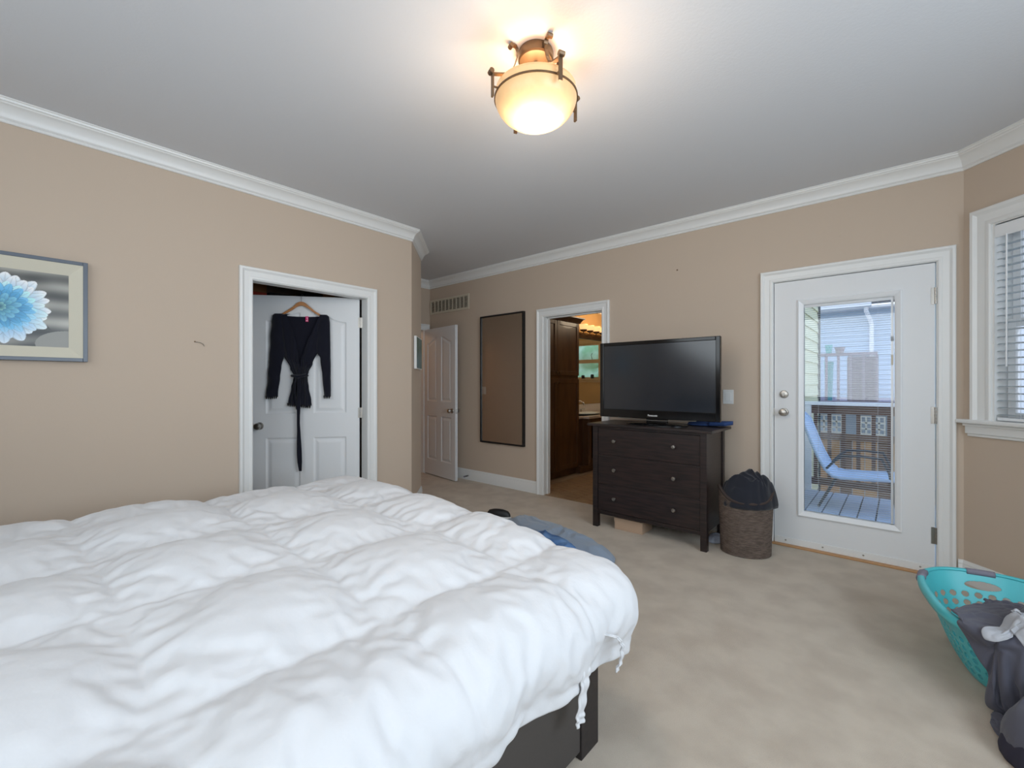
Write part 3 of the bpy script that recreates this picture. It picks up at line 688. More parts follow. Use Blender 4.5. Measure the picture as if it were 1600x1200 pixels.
# ---------------------------------------------------------------- television
tv = thing('television', 'large black plasma television standing on the dresser', 'television', (-1.565, 3.655, DH), R(1.5))
TWd, Zb, Zt = 1.035, .052, .722
b = MB(); t = .034
for x0, x1, z0, z1 in ((-TWd/2, -TWd/2+t, Zb, Zt), (TWd/2-t, TWd/2, Zb, Zt), (-TWd/2+t, TWd/2-t, Zt-.030, Zt), (-TWd/2+t, TWd/2-t, Zb, Zb+.072)):
    b.box((x0, -.030, z0), (x1, .012, z1))
b.build('bezel', M['plastic_black'], tv, bevel=.004, local=True)
b = MB(); b.box((-TWd/2+t-.002, -.022, Zb+.070), (TWd/2-t+.002, -.012, Zt-.028)); b.build('screen', M['screen'], tv, local=True)
b = MB(); b.box((-TWd/2+.012, .012, Zb+.02), (TWd/2-.012, .045, Zt-.02)); b.box((-.36, .045, .14), (.36, .078, .62)); b.build('back_cover', M['black'], tv, bevel=.01, local=True)
b = MB(); n_ = 24; pts = [(-.34+.68*i/n_, -.034, .052-.012*math.sin(math.pi*i/n_)) for i in range(n_+1)]; b.tube(pts, .003, 6); b.build('trim_strip', M['nickel'], tv, smooth=True, local=True)
b = MB(); b.box((-.09, .0, .010), (.09, .035, .12)); b.build('neck', M['plastic_black'], tv, local=True, bevel=.004)
b = MB(); b.lathe([(.001, .0), (1, 0), (1, .006), (.93, .012), (.3, .018), (.001, .018)], 40, (0, .0, 0), 'z', .265, .135); b.build('stand_base', M['plastic_black'], tv, smooth=True, local=True)
cu = bpy.data.curves.new('logo', 'FONT'); cu.body = 'Panasonic'; cu.size = .021; cu.extrude = .0006; cu.align_x = 'CENTER'; cu.space_character = 1.02; cu.offset = .0004
to = bpy.data.objects.new('logo_tmp', cu); COL.objects.link(to); bpy.context.view_layer.update()
me = bpy.data.meshes.new_from_object(to.evaluated_get(bpy.context.evaluated_depsgraph_get())); bpy.data.objects.remove(to)
lo = bpy.data.objects.new('logo', me); COL.objects.link(lo); me.materials.clear(); me.materials.append(M['plate']); lo.parent = tv; lo.location = (-.02, -.0312, Zb+.022); lo.rotation_euler = (R(90), 0, 0); lo['label'] = 'silver maker lettering on the lower bezel'

# ---------------------------------------------------------------- soft things
def blob(fn, nu, nv): 
    b = MB(); b.grid(nu, nv, fn); return b
def pile(name, label, cat, centre, rx, ry, h, m, seed, z0=0, fold=.035, rot=0, n=110, flat=.55, sc_=3.2, root=None, part=None):
    """crumpled heap of cloth: ridged folds on a low mound, closed underneath"""
    ca_, sa_ = math.cos(rot), math.sin(rot)
    def fn(u, v):
        t = 2*math.pi*u; 
        w = v
        rr_ = math.sin(math.pi*w*.5) if w < .8 else None
        r = min(1, w/.8)
        edge = 1+.16*noise.noise((math.cos(t)*1.3+seed, math.sin(t)*1.3, seed))+.05*noise.noise((math.cos(t)*4+seed, math.sin(t)*4, seed*2))
        x, y = r*math.cos(t)*edge, r*math.sin(t)*edge
        if w > .8:
            k = (w-.8)/.2; x *= 1-.25*k; y *= 1-.25*k; z = z0+.004
            hh = max(0, 1-k*3)*0
        p = Vector((x*rx*sc_+seed, y*ry*sc_, seed*.7))
        wp = p+Vector((noise.noise(p*.9), noise.noise(p*.9+Vector((5, 1, 2))), 0))*1.2
        rid = 1-abs(noise.noise(wp*1.4))*2.2; rid2 = 1-abs(noise.noise(wp*3.1))*2.2
        hz = h*(1-r**3.2)**flat if r < 1 else 0
        z = z0+.004+hz*(.82+.18*noise.noise(p*.6))+fold*(rid*.65+rid2*.3)*min(1, (1-r)*4+.15)*(1 if w <= .8 else 0)
        if w > .8: z = z0+.003
        z = max(z, z0+.003)
        X, Y = x*rx, y*ry
        return (centre[0]+X*ca_-Y*sa_, centre[1]+X*sa_+Y*ca_, z)
    b = MB(); b.grid(n, 70, fn, closeu=True)
    o = b.build(part or name, m, root, smooth='all', clean=True)
    if not root: tag(o, label, cat)
    return o
def cloth_sim(vs, fs, N, pins=(), press=0, shrink=0, bend=.01, stiff=8, shear=2, grav=0., colliders=(), quality=4, damp=5, air=3, mass=.15, selfc=False, fric=15, dist=.006):
    """let a sheet of cloth settle and return the settled vertex positions"""
    me = bpy.data.meshes.new('cloth_tmp'); me.from_pydata(vs, [], fs); o = bpy.data.objects.new('cloth_tmp', me); COL.objects.link(o)
    c = o.modifiers.new('cloth', 'CLOTH'); st = c.settings
    if pins:
        g = o.vertex_groups.new(name='pin'); g.add(list(pins), 1, 'REPLACE'); st.vertex_group_mass = 'pin'
    st.quality = quality; st.mass = mass; st.tension_stiffness = st.compression_stiffness = stiff; st.shear_stiffness = shear
    st.bending_stiffness = bend; st.air_damping = air; st.tension_damping = st.compression_damping = damp
    if press: st.use_pressure = True; st.uniform_pressure_force = press
    st.shrink_min = shrink; st.effector_weights.gravity = grav
    cs = c.collision_settings; cs.use_collision = bool(colliders); cs.distance_min = dist; cs.use_self_collision = selfc; cs.self_distance_min = dist
    cols = []
    for cv, cf_ in colliders:
        m_ = bpy.data.meshes.new('col_tmp'); m_.from_pydata(cv, [], cf_); co = bpy.data.objects.new('col_tmp', m_); COL.objects.link(co)
        co.modifiers.new('c', 'COLLISION'); co.collision.thickness_outer = dist; co.collision.cloth_friction = fric; cols.append(co)
    c.point_cache.frame_start = 1; c.point_cache.frame_end = N
    for f in range(1, N+1): sc.frame_set(f)
    dg = bpy.context.evaluated_depsgraph_get(); ev = o.evaluated_get(dg).to_mesh(); out = [tuple(v.co) for v in ev.vertices]
    o.evaluated_get(dg).to_mesh_clear()
    for x in [o]+cols: bpy.data.objects.remove(x)
    sc.frame_set(1); return out
def comforter():
    h = 1/60; x0, x1, y1 = -2.76, -.870, 1.475          # where the top starts to roll over the mattress edges
    XA, XB, YA, YB = -3.0333, -.5167, -.80, 1.8167
    def pos(a, c):
        da = (x0-a) if a < x0 else (a-x1 if a > x1 else 0); sg = -1 if a < x0 else 1; dc = c-y1 if c > y1 else 0
        r = .14; ov = (da**4+dc**4)**.25; base = Vector((min(max(a, x0), x1), min(c, y1), .645-.040*min(1, max(0, (a+1.9)/.8))-.038*min(1, max(0, (a+1.45)/.6))*min(1, max(0, (c-.7)/.7))))
        if ov < 1e-6: return base, Vector((0, 0, 1)), 0
        d = Vector((sg*da, dc, 0)).normalized(); th = ov/r; tm = math.pi/2
        if th < tm: return base+d*(r*math.sin(th))+Vector((0, 0, -r*(1-math.cos(th)))), d*math.sin(th)+Vector((0, 0, math.cos(th))), ov
        rest = ov-r*tm
        return base+d*(r-rest*.22)+Vector((0, 0, -r-rest*.97)), (d*.97+Vector((0, 0, -.22))).normalized(), ov
    k = round(.50/h); nx = int(round((XB-XA)/h)); ny = int(round((YB-YA)/h)); ox = round((-1.58-XA)/h) % k; oy = round((.70-YA)/h) % k
    vs = []; fs = []; pin = []
    for j in range(ny+1):
        for i in range(nx+1):
            a = XA+i*h; c = YA+j*h
            aa = a+.045*noise.noise((a, c*1.3, 5)); cc = c+.045*noise.noise((a*1.1, c, 9))+.02*(a+1.8)
            aa = min(max(aa, XA), XB); cc = min(cc, YB); p, n_, ov = pos(aa, cc)
            di = min((i-ox) % k, (ox-i) % k)*h; dj = min((j-oy) % k, (oy-j) % k)*h
            if min(di, dj) < 1e-6 or i in (0, nx) or j in (0, ny): pin.append(len(vs)); hh = 0
            else: hh = .018*math.sin(math.pi*di/.5)**.5*math.sin(math.pi*dj/.5)**.5
            wob = .035*noise.noise((a*1.2, c*1.2, 9))+.012*noise.noise((a*3.2, c*3.2, 4))
            side = min(1, ov/.3); al = a if (c-y1 > max(a-x1, x0-a)) else c
            vs.append(tuple(p+n_*(hh+.006*noise.noise((a*22, c*22, 3))+side*.014*math.sin(al*19+2*noise.noise((al*2, 1, 1))))+Vector((0, 0, wob))))
    fs = [(j*(nx+1)+i, j*(nx+1)+i+1, (j+1)*(nx+1)+i+1, (j+1)*(nx+1)+i) for j in range(ny) for i in range(nx)]
    out = cloth_sim(vs, fs, 30, pins=pin, press=.3, shrink=-.045)
    b = MB(); b.add(out, fs); o = b.build('comforter', M['comf'], smooth='all', recalc=False)
    sm = o.modifiers.new('s', 'SOLIDIFY'); sm.thickness = .012; sm.offset = -1
    su = o.modifiers.new('u', 'SUBSURF'); su.levels = su.render_levels = 1
    return o
tag(comforter(), 'puffy white box-stitched comforter spread over the whole bed', 'comforter')
bed = thing('bed', 'dark framed platform bed under the white comforter', 'bed', (-1.83, .4, 0))
M['bedwood'] = mat('bed_black_stain', srgb(30, 26, 28), .45, var=(srgb(40, 34, 34), 5, (1, 12, 12))); M['bedside'] = mat('bed_grey_panel', srgb(66, 62, 60), .5)
b = MB(); b.box((-2.86, 1.275, 0), (-.805, 1.385, .42)); b.build('footboard', M['bedwood'], bed, bevel=.003)
for x0 in (-2.85, -.840): 
    b = MB(); b.box((x0, -.78, .03), (x0+.03, 1.275, .40)); b.build('side_rail', M['bedside'], bed, bevel=.003)
b = MB(); b.box((-2.86, -.86, 0), (-.80, -.79, 1.05)); b.build('headboard', M['bedwood'], bed, bevel=.003)
b = MB(); b.box((-2.82, -.78, .20), (-.84, 1.32, .235)); b.build('slat_base', M['bedwood'], bed)
b = MB(); b.box((-2.80, -.77, .235), (-.92, 1.38, .575)); mt = b.build('mattress', M['deepnavy'], None, bevel=.05); tag(mt, 'mattress in a dark slate sheet under the comforter', 'mattress')
def strap(name, pts, w_, m):
    b = MB()
    def fn(u, v):
        k = v*(len(pts)-1); i = min(int(k), len(pts)-2); t_ = k-i; p = Vector(pts[i]).lerp(Vector(pts[i+1]), t_)
        return (p.x+.0025*math.sin(v*40)+.004*math.sin(u*9), p.y+(u-.5)*w_, p.z)
    b.grid(12, 90, fn); return b.build(name, m, None, smooth='all', solid=.002)
tag(strap('fabric_tie', [(-.735, 1.175, .47), (-.722, 1.17, .41), (-.725, 1.165, .35), (-.735, 1.155, .26), (-.738, 1.16, .225)], .044, M['comf']), 'crinkled white fabric tie hanging from the comforter corner', 'tie')
tag(strap('fabric_tie', [(-.735, 1.29, .45), (-.705, 1.335, .43), (-.695, 1.35, .40), (-.700, 1.35, .345), (-.71, 1.335, .315)], .014, M['comf']), 'small looped white ribbon tie at the bed corner', 'tie')

# clothes on the floor past the foot of the bed
pile('sweatpants', 'blue-grey fleece clothing on the carpet past the bed foot', 'clothing', (-2.10, 2.93, 0), .62, .17, .10, M['bluegrey'], 3.1, rot=R(-12), fold=.03)
pile('jeans', 'crumpled blue jeans beside the blue-grey clothing, past the bed', 'clothing', (-2.02, 2.70, 0), .36, .13, .13, M['denim'], 8.4, rot=R(-12), fold=.04)
sh = thing('slipper', 'black slipper with a white sole edge, past the bed foot', 'slipper', (-2.86, 3.08, 0), R(20))
b = MB(); b.lathe([(.001, 0), (1, 0), (1.03, .012), (1, .024), (.001, .024)], 30, (0, 0, 0), 'z', .125, .045); b.build('sole', M['white'], sh, smooth=True, local=True)
b = MB(); b.lathe([(.96, .024), (.93, .045), (.78, .070), (.45, .082), (.001, .085)], 30, (0, 0, 0), 'z', .125, .045); b.build('upper', M['black'], sh, smooth=True, local=True)

# box and bag by the dresser
bx = thing('cardboard_box', 'flat pinkish-brown cardboard box under the dresser', 'box', (-1.75, 3.63, 0))
b = MB(); b.box((-1.885, 3.520, .001), (-1.630, 3.72, .098)); b.build('body', M['cardboard'], bx, bevel=.002)
b = MB(); b.box((-1.889, 3.516, .070), (-1.626, 3.724, .102)); b.build('lid', M['cardboard'], bx, bevel=.002)
pile('plastic_bag', 'crumpled pale plastic bag on the carpet between dresser and hamper', 'bag', (-1.125, 3.78, 0), .055, .08, .05, M['bag'], 2.2, fold=.02, n=60, sc_=12)
# blue folded thing on dresser
bf = thing('blue_cap', 'royal blue cloth cap lying behind the television on the dresser', 'cap', (-1.17, 3.86, DH))
def capfn(u, v):
    t = 2*math.pi*u; r = v; x = r*math.cos(t)*.115; y = r*math.sin(t)*.075; return (-1.26+x, 3.862+y, DH+.005+.045*(1-r**2.5)**.6*(1+.12*noise.noise((x*20, y*20, 1))))
b = MB(); b.grid(40, 16, capfn, closeu=True); b.build('crown', M['bluefab'], bf, smooth='all', solid=.003)
b = MB(); b.grid(24, 12, lambda u, v: (-1.18+.165*v*(1-.25*(2*u-1)**2), 3.862+(2*u-1)*.078*(1-.12*v), DH+.022+.004*v+.008*(1-(2*u-1)**2))); b.build('visor', M['bluefab'], bf, smooth='all', solid=.030)

# ---------------------------------------------------------------- hamper
hx, hy = -.880, 3.680; hp = thing('laundry_hamper', 'oval grey-brown woven rope hamper with dipping rim beside the dresser', 'hamper', (hx, hy, 0))
HA, HB = .178, .150; hr = R(22)
def ell(t, k=1.0): 
    x, y = HA*k*math.cos(t), HB*k*math.sin(t); return x*math.cos(hr)-y*math.sin(hr), x*math.sin(hr)+y*math.cos(hr)
rimz = lambda t: .400+.085*math.cos(t)**4
NR = 40
def weave(inner):
    def fn(u, v):
        t = 2*math.pi*u; z = v*rimz(t); row = v*NR
        k = .93+.09*v+(0 if inner else .006/HA*abs(math.sin(math.pi*row)))+(.0 if inner else .010*math.sin(t*60+math.floor(row)*math.pi)*.35)
        if inner: k -= .05; z = max(z, .012)
        x, y = ell(t, k); return (hx+x, hy+y, z+.002)
    return fn
b = MB(); b.grid(240, NR*4+1, weave(False), closeu=True); b.build('woven_wall', M['wicker'], hp, smooth='all', recalc=False)
b = MB(); b.grid(60, 20, weave(True), closeu=True); b.build('lining', M['wicker_rim'], hp, smooth='all')
b = MB(); pts = []
for i in range(65):
    t = 2*math.pi*i/64; x, y = ell(t, 1.01); pts.append((hx+x, hy+y, rimz(t)))
b.tube(pts, .012, 8, cap=False); b.build('rim', M['wicker_rim'], hp, smooth='all')
b = MB(); b.grid(40, 2, lambda u, v: (hx+ell(2*math.pi*u, .93*v+.001)[0], hy+ell(2*math.pi*u, .93*v+.001)[1], .010), closeu=True); b.build('base', M['wicker_rim'], hp)
pile('laundry', 'dark navy clothes heaped in the woven hamper', 'clothing', (hx+.025, hy-.01, 0), .180, .145, .24, M['navycloth'], 5.5, z0=.355, rot=hr, fold=.06, sc_=5.5)

# ---------------------------------------------------------------- laundry basket
bc = (.375, 2.90); lb = thing('laundry_basket', 'turquoise plastic laundry basket with round holes and grey grips', 'basket', (bc[0], bc[1], 0), R(10))
def sup(t, a, c, n_=3.2):
    ct, st = math.cos(t), math.sin(t); r = (abs(ct)**n_+abs(st)**n_)**(-1/n_); return a*r*ct, c*r*st
BA, BC_, BH = .265, .385, .285
def bpos(u, v, k=1.0):
    t = 2*math.pi*u; s_ = .62+.38*v**.8; x, y = sup(t, BA*s_*k, BC_*s_*k); z = .004+BH*v+.020*v*(math.sin(t)**2-.5); return (x, y, z)
perim = [0]; 
for i in range(1, 721):
    p, q_ = bpos((i-1)/720, .6), bpos(i/720, .6); perim.append(perim[-1]+math.hypot(p[0]-q_[0], p[1]-q_[1]))
def arc(u): k = u*720; i = min(int(k), 719); return perim[i]+(perim[i+1]-perim[i])*(k-i)
def bmask(u, v):
    L_ = arc(u); z = BH*v
    a_mid = arc(.25); b_mid = arc(.75)
    for mid in (a_mid, b_mid):
        if ((L_-mid)/.062)**2+((z-.232)/.018)**2 < 1: return False   # grip openings at the two ends
    for r_ in range(5):
        zc = .045+r_*.036
        sp_ = .048; ph = 0
        k = round((L_-ph)/sp_-.5)+.5
        if r_ < 5 and .03 < z < .20:
            e = ((L_-ph-k*sp_)/.014)**2+((z-zc)/.0125)**2
            if e < 1: return False
    return True
b = MB(); b.grid(720, 150, lambda u, v: bpos(u, v), mask=bmask, closeu=True); b.build('tub', M['teal'], lb, local=True, smooth='all', clean=True, solid=.0025, recalc=False)
b = MB(); b.grid(80, 3, lambda u, v: (bpos(u, .01)[0]*v, bpos(u, .01)[1]*v, .006), closeu=True); b.build('bottom', M['teal'], lb, local=True, clean=True)
b = MB(); pts = [bpos(i/96, 1.0, 1.03) for i in range(97)]
RP = [(-.004, .004), (0, .012), (.012, .013), (.024, .006), (.026, -.008), (.024, -.022), (.021, -.022), (.021, -.006), (.010, .004), (-.002, 0)]
vs = []
for i in range(96):
    x, y, z = bpos(i/96, 1.0); l_ = math.hypot(x, y); t = 2*math.pi*i/96
    nx_, ny_ = (Vector(bpos((i+1) % 96/96, 1)[:2])-Vector(bpos((i-1) % 96/96, 1)[:2])).normalized(); nx_, ny_ = ny_, -nx_
    vs += [(x+nx_*d, y+ny_*d, z+e) for d, e in RP]
k = len(RP); b.add(vs, [(i*k+a, i*k+(a+1) % k, ((i+1) % 96)*k+(a+1) % k, ((i+1) % 96)*k+a) for i in range(96) for a in range(k)])
b.build('rim', M['teal'], lb, local=True, smooth='all')
def grip(i0, i1):
    b = MB(); vs = []
    ii = list(range(i0, i1+1)); RG = [(-.008, 0), (-.004, .014), (.010, .0175), (.027, .010), (.031, -.008), (.027, -.020), (.010, -.012), (-.004, -.012)]
    for i in ii:
        x, y, z = bpos(i/192, 1.0); a_ = Vector(bpos((i+1)/192, 1)[:2])-Vector(bpos((i-1)/192, 1)[:2]); a_.normalize(); nx_, ny_ = a_.y, -a_.x
        vs += [(x+nx_*d, y+ny_*d, z+e) for d, e in RG]
    k = len(RG); b.add(vs, [(i*k+a, i*k+(a+1) % k, (i+1)*k+(a+1) % k, (i+1)*k+a) for i in range(len(ii)-1) for a in range(k)]+[tuple(range(k)), tuple((len(ii)-1)*k+a for a in range(k))])
    b.build('grip', M['griprubber'], lb, local=True, smooth='all')
grip(42, 54); grip(138, 150); grip(74, 80)
#@LAUNDRY
def hull(base, top, z0, z1, n=28, k=3.2, tp=1.0):
    """closed tapered solid, for cloth to fall on"""
    vs = []
    for cx_, cy_, a_, c_, z in ((base[0], base[1], base[2], base[3], z0), (top[0], top[1], top[2], top[3], z1)):
        for i in range(n): x, y = sup(2*math.pi*i/n, a_, c_, k); vs.append((cx_+x*math.cos(R(10))-y*math.sin(R(10)), cy_+x*math.sin(R(10))+y*math.cos(R(10)), z))
    return vs, [(i, (i+1) % n, n+(i+1) % n, n+i) for i in range(n)]+[tuple(range(n))[::-1], tuple(range(n, 2*n))]
def mound(c, r, nu=24, nv=12):
    b = MB(); b.grid(nu, nv, lambda u, v: (c[0]+r[0]*math.cos(2*math.pi*u)*math.sin(math.pi*(.02+.96*v)), c[1]+r[1]*math.sin(2*math.pi*u)*math.sin(math.pi*(.02+.96*v)), c[2]-r[2]*math.cos(math.pi*(.02+.96*v))), closeu=True)
    return b.v, b.f
floor_c = ([(-2, 0, 0), (2, 0, 0), (2, 5, 0), (-2, 5, 0)], [(0, 1, 2, 3)])
def sheet(w_, h_, nx, ny, c, rot, z, amp, seed):
    vs = []; ca_, sa_ = math.cos(rot), math.sin(rot)
    for j in range(ny):
        for i in range(nx):
            x = (i/(nx-1)-.5)*w_; y = (j/(ny-1)-.5)*h_; p = Vector((x*4+seed, y*4, seed))
            dx, dy = .05*noise.noise(p*1.3), .05*noise.noise(p*1.3+Vector((4, 4, 4)))
            x *= .74; y *= .74
            vs.append((c[0]+(x+dx)*ca_-(y+dy)*sa_, c[1]+(x+dx)*sa_+(y+dy)*ca_, z+amp*noise.noise(p)+amp*.5*noise.noise(p*2.3)))
    return vs, [(j*nx+i, j*nx+i+1, (j+1)*nx+i+1, (j+1)*nx+i) for j in range(ny-1) for i in range(nx-1)]
def dropped(name, label, cat, m, sh_, cols, N=38, pinr=None, **kw):
    vs, fs = sh_; kw['pins'] = [i for i, p in enumerate(vs) if math.hypot(p[0]-pinr[0], p[1]-pinr[1]) < pinr[2]] if pinr else (); out = cloth_sim(vs, fs, N, grav=1, colliders=cols+[floor_c], shrink=-.32, mass=.3, air=1, **kw)
    b = MB(); b.add([(x, y, max(z, .004)) for x, y, z in out], fs); o = b.build(name, m, smooth='all', recalc=False)
    sm = o.modifiers.new('s', 'SOLIDIFY'); sm.thickness = .003; sm.offset = 1
    su = o.modifiers.new('u', 'SUBSURF'); su.levels = su.render_levels = 1
    return tag(o, label, cat)
bask = hull((bc[0], bc[1], .165, .24), (bc[0], bc[1]-.0, .29, .41), .0, .295)
dropped('bedsheet', 'slate grey sheet spilling over the rim of the turquoise basket onto the carpet', 'sheet', M['slatecloth'], sheet(1.02, .80, 84, 66, (.40, 2.53), R(62), .47, .08, 3.3), [bask, mound((.52, 2.66, .27), (.17, .20, .15)), mound((.40, 2.30, .06), (.12, .14, .10))], pinr=(.50, 2.64, .07), bend=.002)
dropped('grey_shirt', 'pale grey knit garment lying on top of the slate sheet', 'clothing', M['greycloth'], sheet(.26, .20, 30, 24, (.36, 2.51), R(70), .40, .03, 8.1), [bask, mound((.50, 2.66, .285), (.205, .24, .165))], N=26, pinr=(.36, 2.53, .03), dist=.014)
pile('ink_trousers', 'dark ink-blue trousers on the carpet against the basket', 'clothing', (.43, 2.25, 0), .17, .17, .12, M['deepnavy'], 4.5, z0=0, fold=.04, sc_=6, n=80)
#@END2

# ---------------------------------------------------------------- bathroom
b = MB(); b.box((-4.05, 4.055, -.12), (-.94, 8.05, -.002)); struct(b.build('floor', M['grout']))
fl = sroot('bathroom_floor', (-3, 5, 0)); ts = .305
b = MB(); b.box((-.150, -.150, -.002), (.150, .150, .004)); t0 = None
for i in range(4):
    for j in range(6):
        x, y = -3.30+.155+i*ts, 4.062+.152+j*ts
        if t0 is None: t0 = b.build('tile', M['tile'], fl, local=True, bevel=.002); t0.location = (x+3, y-5, 0)
        else: copy_part(t0, fl, (x+3, y-5, 0))
b = MB(); TBW = frame((0, 8.0), (1, 0), (0, -1))
wall('wall_bathroom_far', TBW, -4.12, -.94, [(-3.34, -2.66, 1.38, 2.10)], 2.5, 'bathwall')
b = MB(); b.box((-4.12, 4.175, 0), (-4.002, 8.0, 2.5)); struct(b.build('wall_bathroom_left', M['bathwall']))
b = MB(); b.box((-1.06, 4.175, 0), (-.96, 8.0, 2.5)); struct(b.build('wall_bathroom_right', M['bathwall']))
b = MB(); b.box((-4.12, 4.175, 2.5), (-.94, 8.12, 2.6)); struct(b.build('ceiling', M['ceil']))
b = MB(); b.box((-4.0, 4.175, 0), (-3.1, 4.18, 2.5)); b.box((-2.28, 4.175, 0), (-1.06, 4.18, 2.5)); b.box((-3.1, 4.175, 2.06), (-2.28, 4.18, 2.5)); struct(b.build('wall_bathroom_near', M['bathwall']))
wb = sroot('window_2', (-3, 8, 1.38)); M['casewood'] = mat('cream_window_trim', srgb(226, 204, 160), .5)
b = MB(); rectframe(b, TBW, -3.42, -2.58, 1.30, 2.18, .08, 0, .02); b.build('casing', M['casewood'], wb, bevel=.003)
b = MB(); rectframe(b, TBW, -3.34, -2.66, 1.38, 2.10, .03, -.06, -.02); b.box((-3.31, 1.70, -.06), (-2.69, 1.775, -.02), TBW); b.build('sash', M['casewood'], wb)
b = MB(); b.box((-3.31, 1.41, -.045), (-2.69, 2.07, -.04), TBW); b.build('pane', M['glass'], wb)
b = MB(); b.box((-3.46, 1.345, 0), (-2.54, 1.38, .06), TBW); b.build('sill', M['casewood'], wb)
b = MB(); b.tube([TBW(-3.18, 1.78, .0), TBW(-3.18, 1.80, .02), TBW(-3.17, 1.86, .03), TBW(-3.19, 1.90, .02)], .006, 6); b.build('latch', M['bronze'], wb, smooth=True)
for i, (x, c, h_, lbl) in enumerate(((-3.20, srgb(40, 58, 50), .085, 'dark green jar on the bathroom window sill'), (-2.98, srgb(60, 40, 30), .07, 'brown jar on the bathroom window sill'))):
    b = MB(); b.lathe([(.001, 1.38), (.035, 1.38), (.036, 1.38+h_*.8), (.028, 1.38+h_*.9), (.028, 1.38+h_), (.001, 1.38+h_)], 16, (x, 7.96, 0)); tag(b.build('jar', mat('jar_%d' % i, c, .3), smooth=True), lbl, 'jar')
M['foliage'] = mat('outside_foliage', srgb(150, 196, 150), .9, var=(srgb(206, 232, 206), 3))
b = MB(); b.grid(60, 40, lambda u, v: (-5.4+3.9*u, 9.6+.35*noise.noise((u*9, v*7, 1)), 3.4*v)); tag(b.build('garden_hedge', M['foliage'], smooth='all', solid=.3), 'pale green hedge outside the bathroom window', 'hedge')
# tall linen cabinet
tcab = thing('linen_cabinet', 'tall brown wooden linen cabinet in the bathroom', 'cabinet', (-3.7, 4.77, 0))
CX = -3.42; TX = frame((CX, 0), (0, 1), (1, 0))
b = MB(); b.box((-4.0, 4.19, .09), (CX-.02, 5.355, 2.13)); b.box((-4.0, 4.19, .002), (CX-.06, 5.355, .09)); b.build('carcass', M['cabinet'], tcab)
def shaker(b, s0, s1, z0, z1, T, r=.055):
    b.box((s0, z0, -.018), (s0+r, z1, 0), T); b.box((s1-r, z0, -.018), (s1, z1, 0), T); b.box((s0+r, z0, -.018), (s1-r, z0+r, 0), T); b.box((s0+r, z1-r, -.018), (s1-r, z1, 0), T)
for s0, s1, kx in ((4.20, 4.822, 4.795), (4.828, 5.350, 4.855)):
    for z0, z1, kz in ((.11, 1.335, 1.285), (1.385, 2.115, 1.42)):
        b = MB(); shaker(b, s0, s1, z0, z1, TX); d_ = b.build('door', M['cabinet'], tcab, bevel=.003)
        p_ = MB(); p_.box((s0+.05, z0+.05, -.016), (s1-.05, z1-.05, -.010), TX); p_.build('panel', M['cabinet'], d_)
        k_ = MB(); k_.lathe([(.006, CX), (.006, CX+.014), (.014, CX+.020), (.014, CX+.027), (.001, CX+.030)], 14, (0, kx, kz), 'x'); k_.build('knob', M['bronze'], d_, smooth=True)
b = MB(); cp = [(0, 0), (.010, 0), (.018, .02), (.045, .055), (.062, .062), (.062, .078), (0, .078)]
k = len(cp); vs = [(CX+d, 4.19, 2.115+z) for d, z in cp]+[(CX+d, 5.355+d, 2.115+z) for d, z in cp]+[(-3.99, 5.355+d, 2.115+z) for d, z in cp]
b.add(vs, [(j*k+a, j*k+(a+1) % k, (j+1)*k+(a+1) % k, (j+1)*k+a) for j in (0, 1) for a in range(k)]+[tuple(range(k)), tuple(range(2*k, 3*k))]); b.box((-4.0, 4.19, 2.13), (CX, 5.355, 2.19)); b.build('crown', M['cabinet'], tcab)
# vanity
va = thing('vanity', 'brown wooden bathroom vanity with pale counter', 'vanity', (-3.7, 6.3, 0))
b = MB(); b.box((-4.0, 5.36, .10), (-3.46, 7.1, .77)); b.box((-4.0, 5.50, .10), (-3.36, 6.0, .77)); b.box((-3.98, 5.36, 0.004), (-3.40, 7.1, .10)); b.build('carcass', M['cabinet'], va, bevel=.004)
TV_ = frame((-3.35, 0), (0, 1), (1, 0))
b = MB(); shaker(b, 5.52, 5.98, .13, .75, TV_); d_ = b.build('door', M['cabinet'], va, bevel=.003); p_ = MB(); p_.box((5.57, .18, -.016), (5.93, .70, -.01), TV_); p_.build('panel', M['cabinet'], d_)
b = MB(); b.box((-4.0, 5.36, .770), (-3.42, 7.1, .805)); b.box((-4.0, 5.46, .770), (-3.32, 6.05, .805)); b.build('counter', M['counter'], va, bevel=.005)
b = MB(); b.box((-4.0, 5.36, .805), (-3.98, 7.1, .93)); b.build('backsplash', M['ceramic'], va, bevel=.003)
b = MB(); b.lathe([(.8, 0), (1, .004), (1.05, .012), (.95, .018), (.85, .010), (.5, -.01), (.01, -.015)], 36, (-3.68, 5.95, .806), 'z', .19, .25); b.build('basin', M['ceramic'], va, smooth='all')
fa = thing('faucet', 'chrome curved faucet with two handles on the vanity counter', 'faucet', (-3.86, 5.98, .806))
b = MB(); b.tube([(-3.86, 5.98, .806), (-3.86, 5.98, .90), (-3.85, 5.98, .97), (-3.80, 5.98, 1.0), (-3.74, 5.98, .97), (-3.73, 5.98, .93)], [.018, .013, .012, .012, .012, .013], 10); b.build('spout', M['chrome'], fa, smooth=True)
for dy in (-.11, .11):
    b = MB(); b.lathe([(.022, 0), (.022, .008), (.012, .02), (.012, .05), (.018, .056), (.001, .06)], 14, (-3.86, 5.98+dy, .806)); b.tube([(-3.86, 5.98+dy, .860), (-3.81, 5.98+dy*1.35, .868)], .006, 8); b.build('tap_handle', M['chrome'], fa, smooth=True)
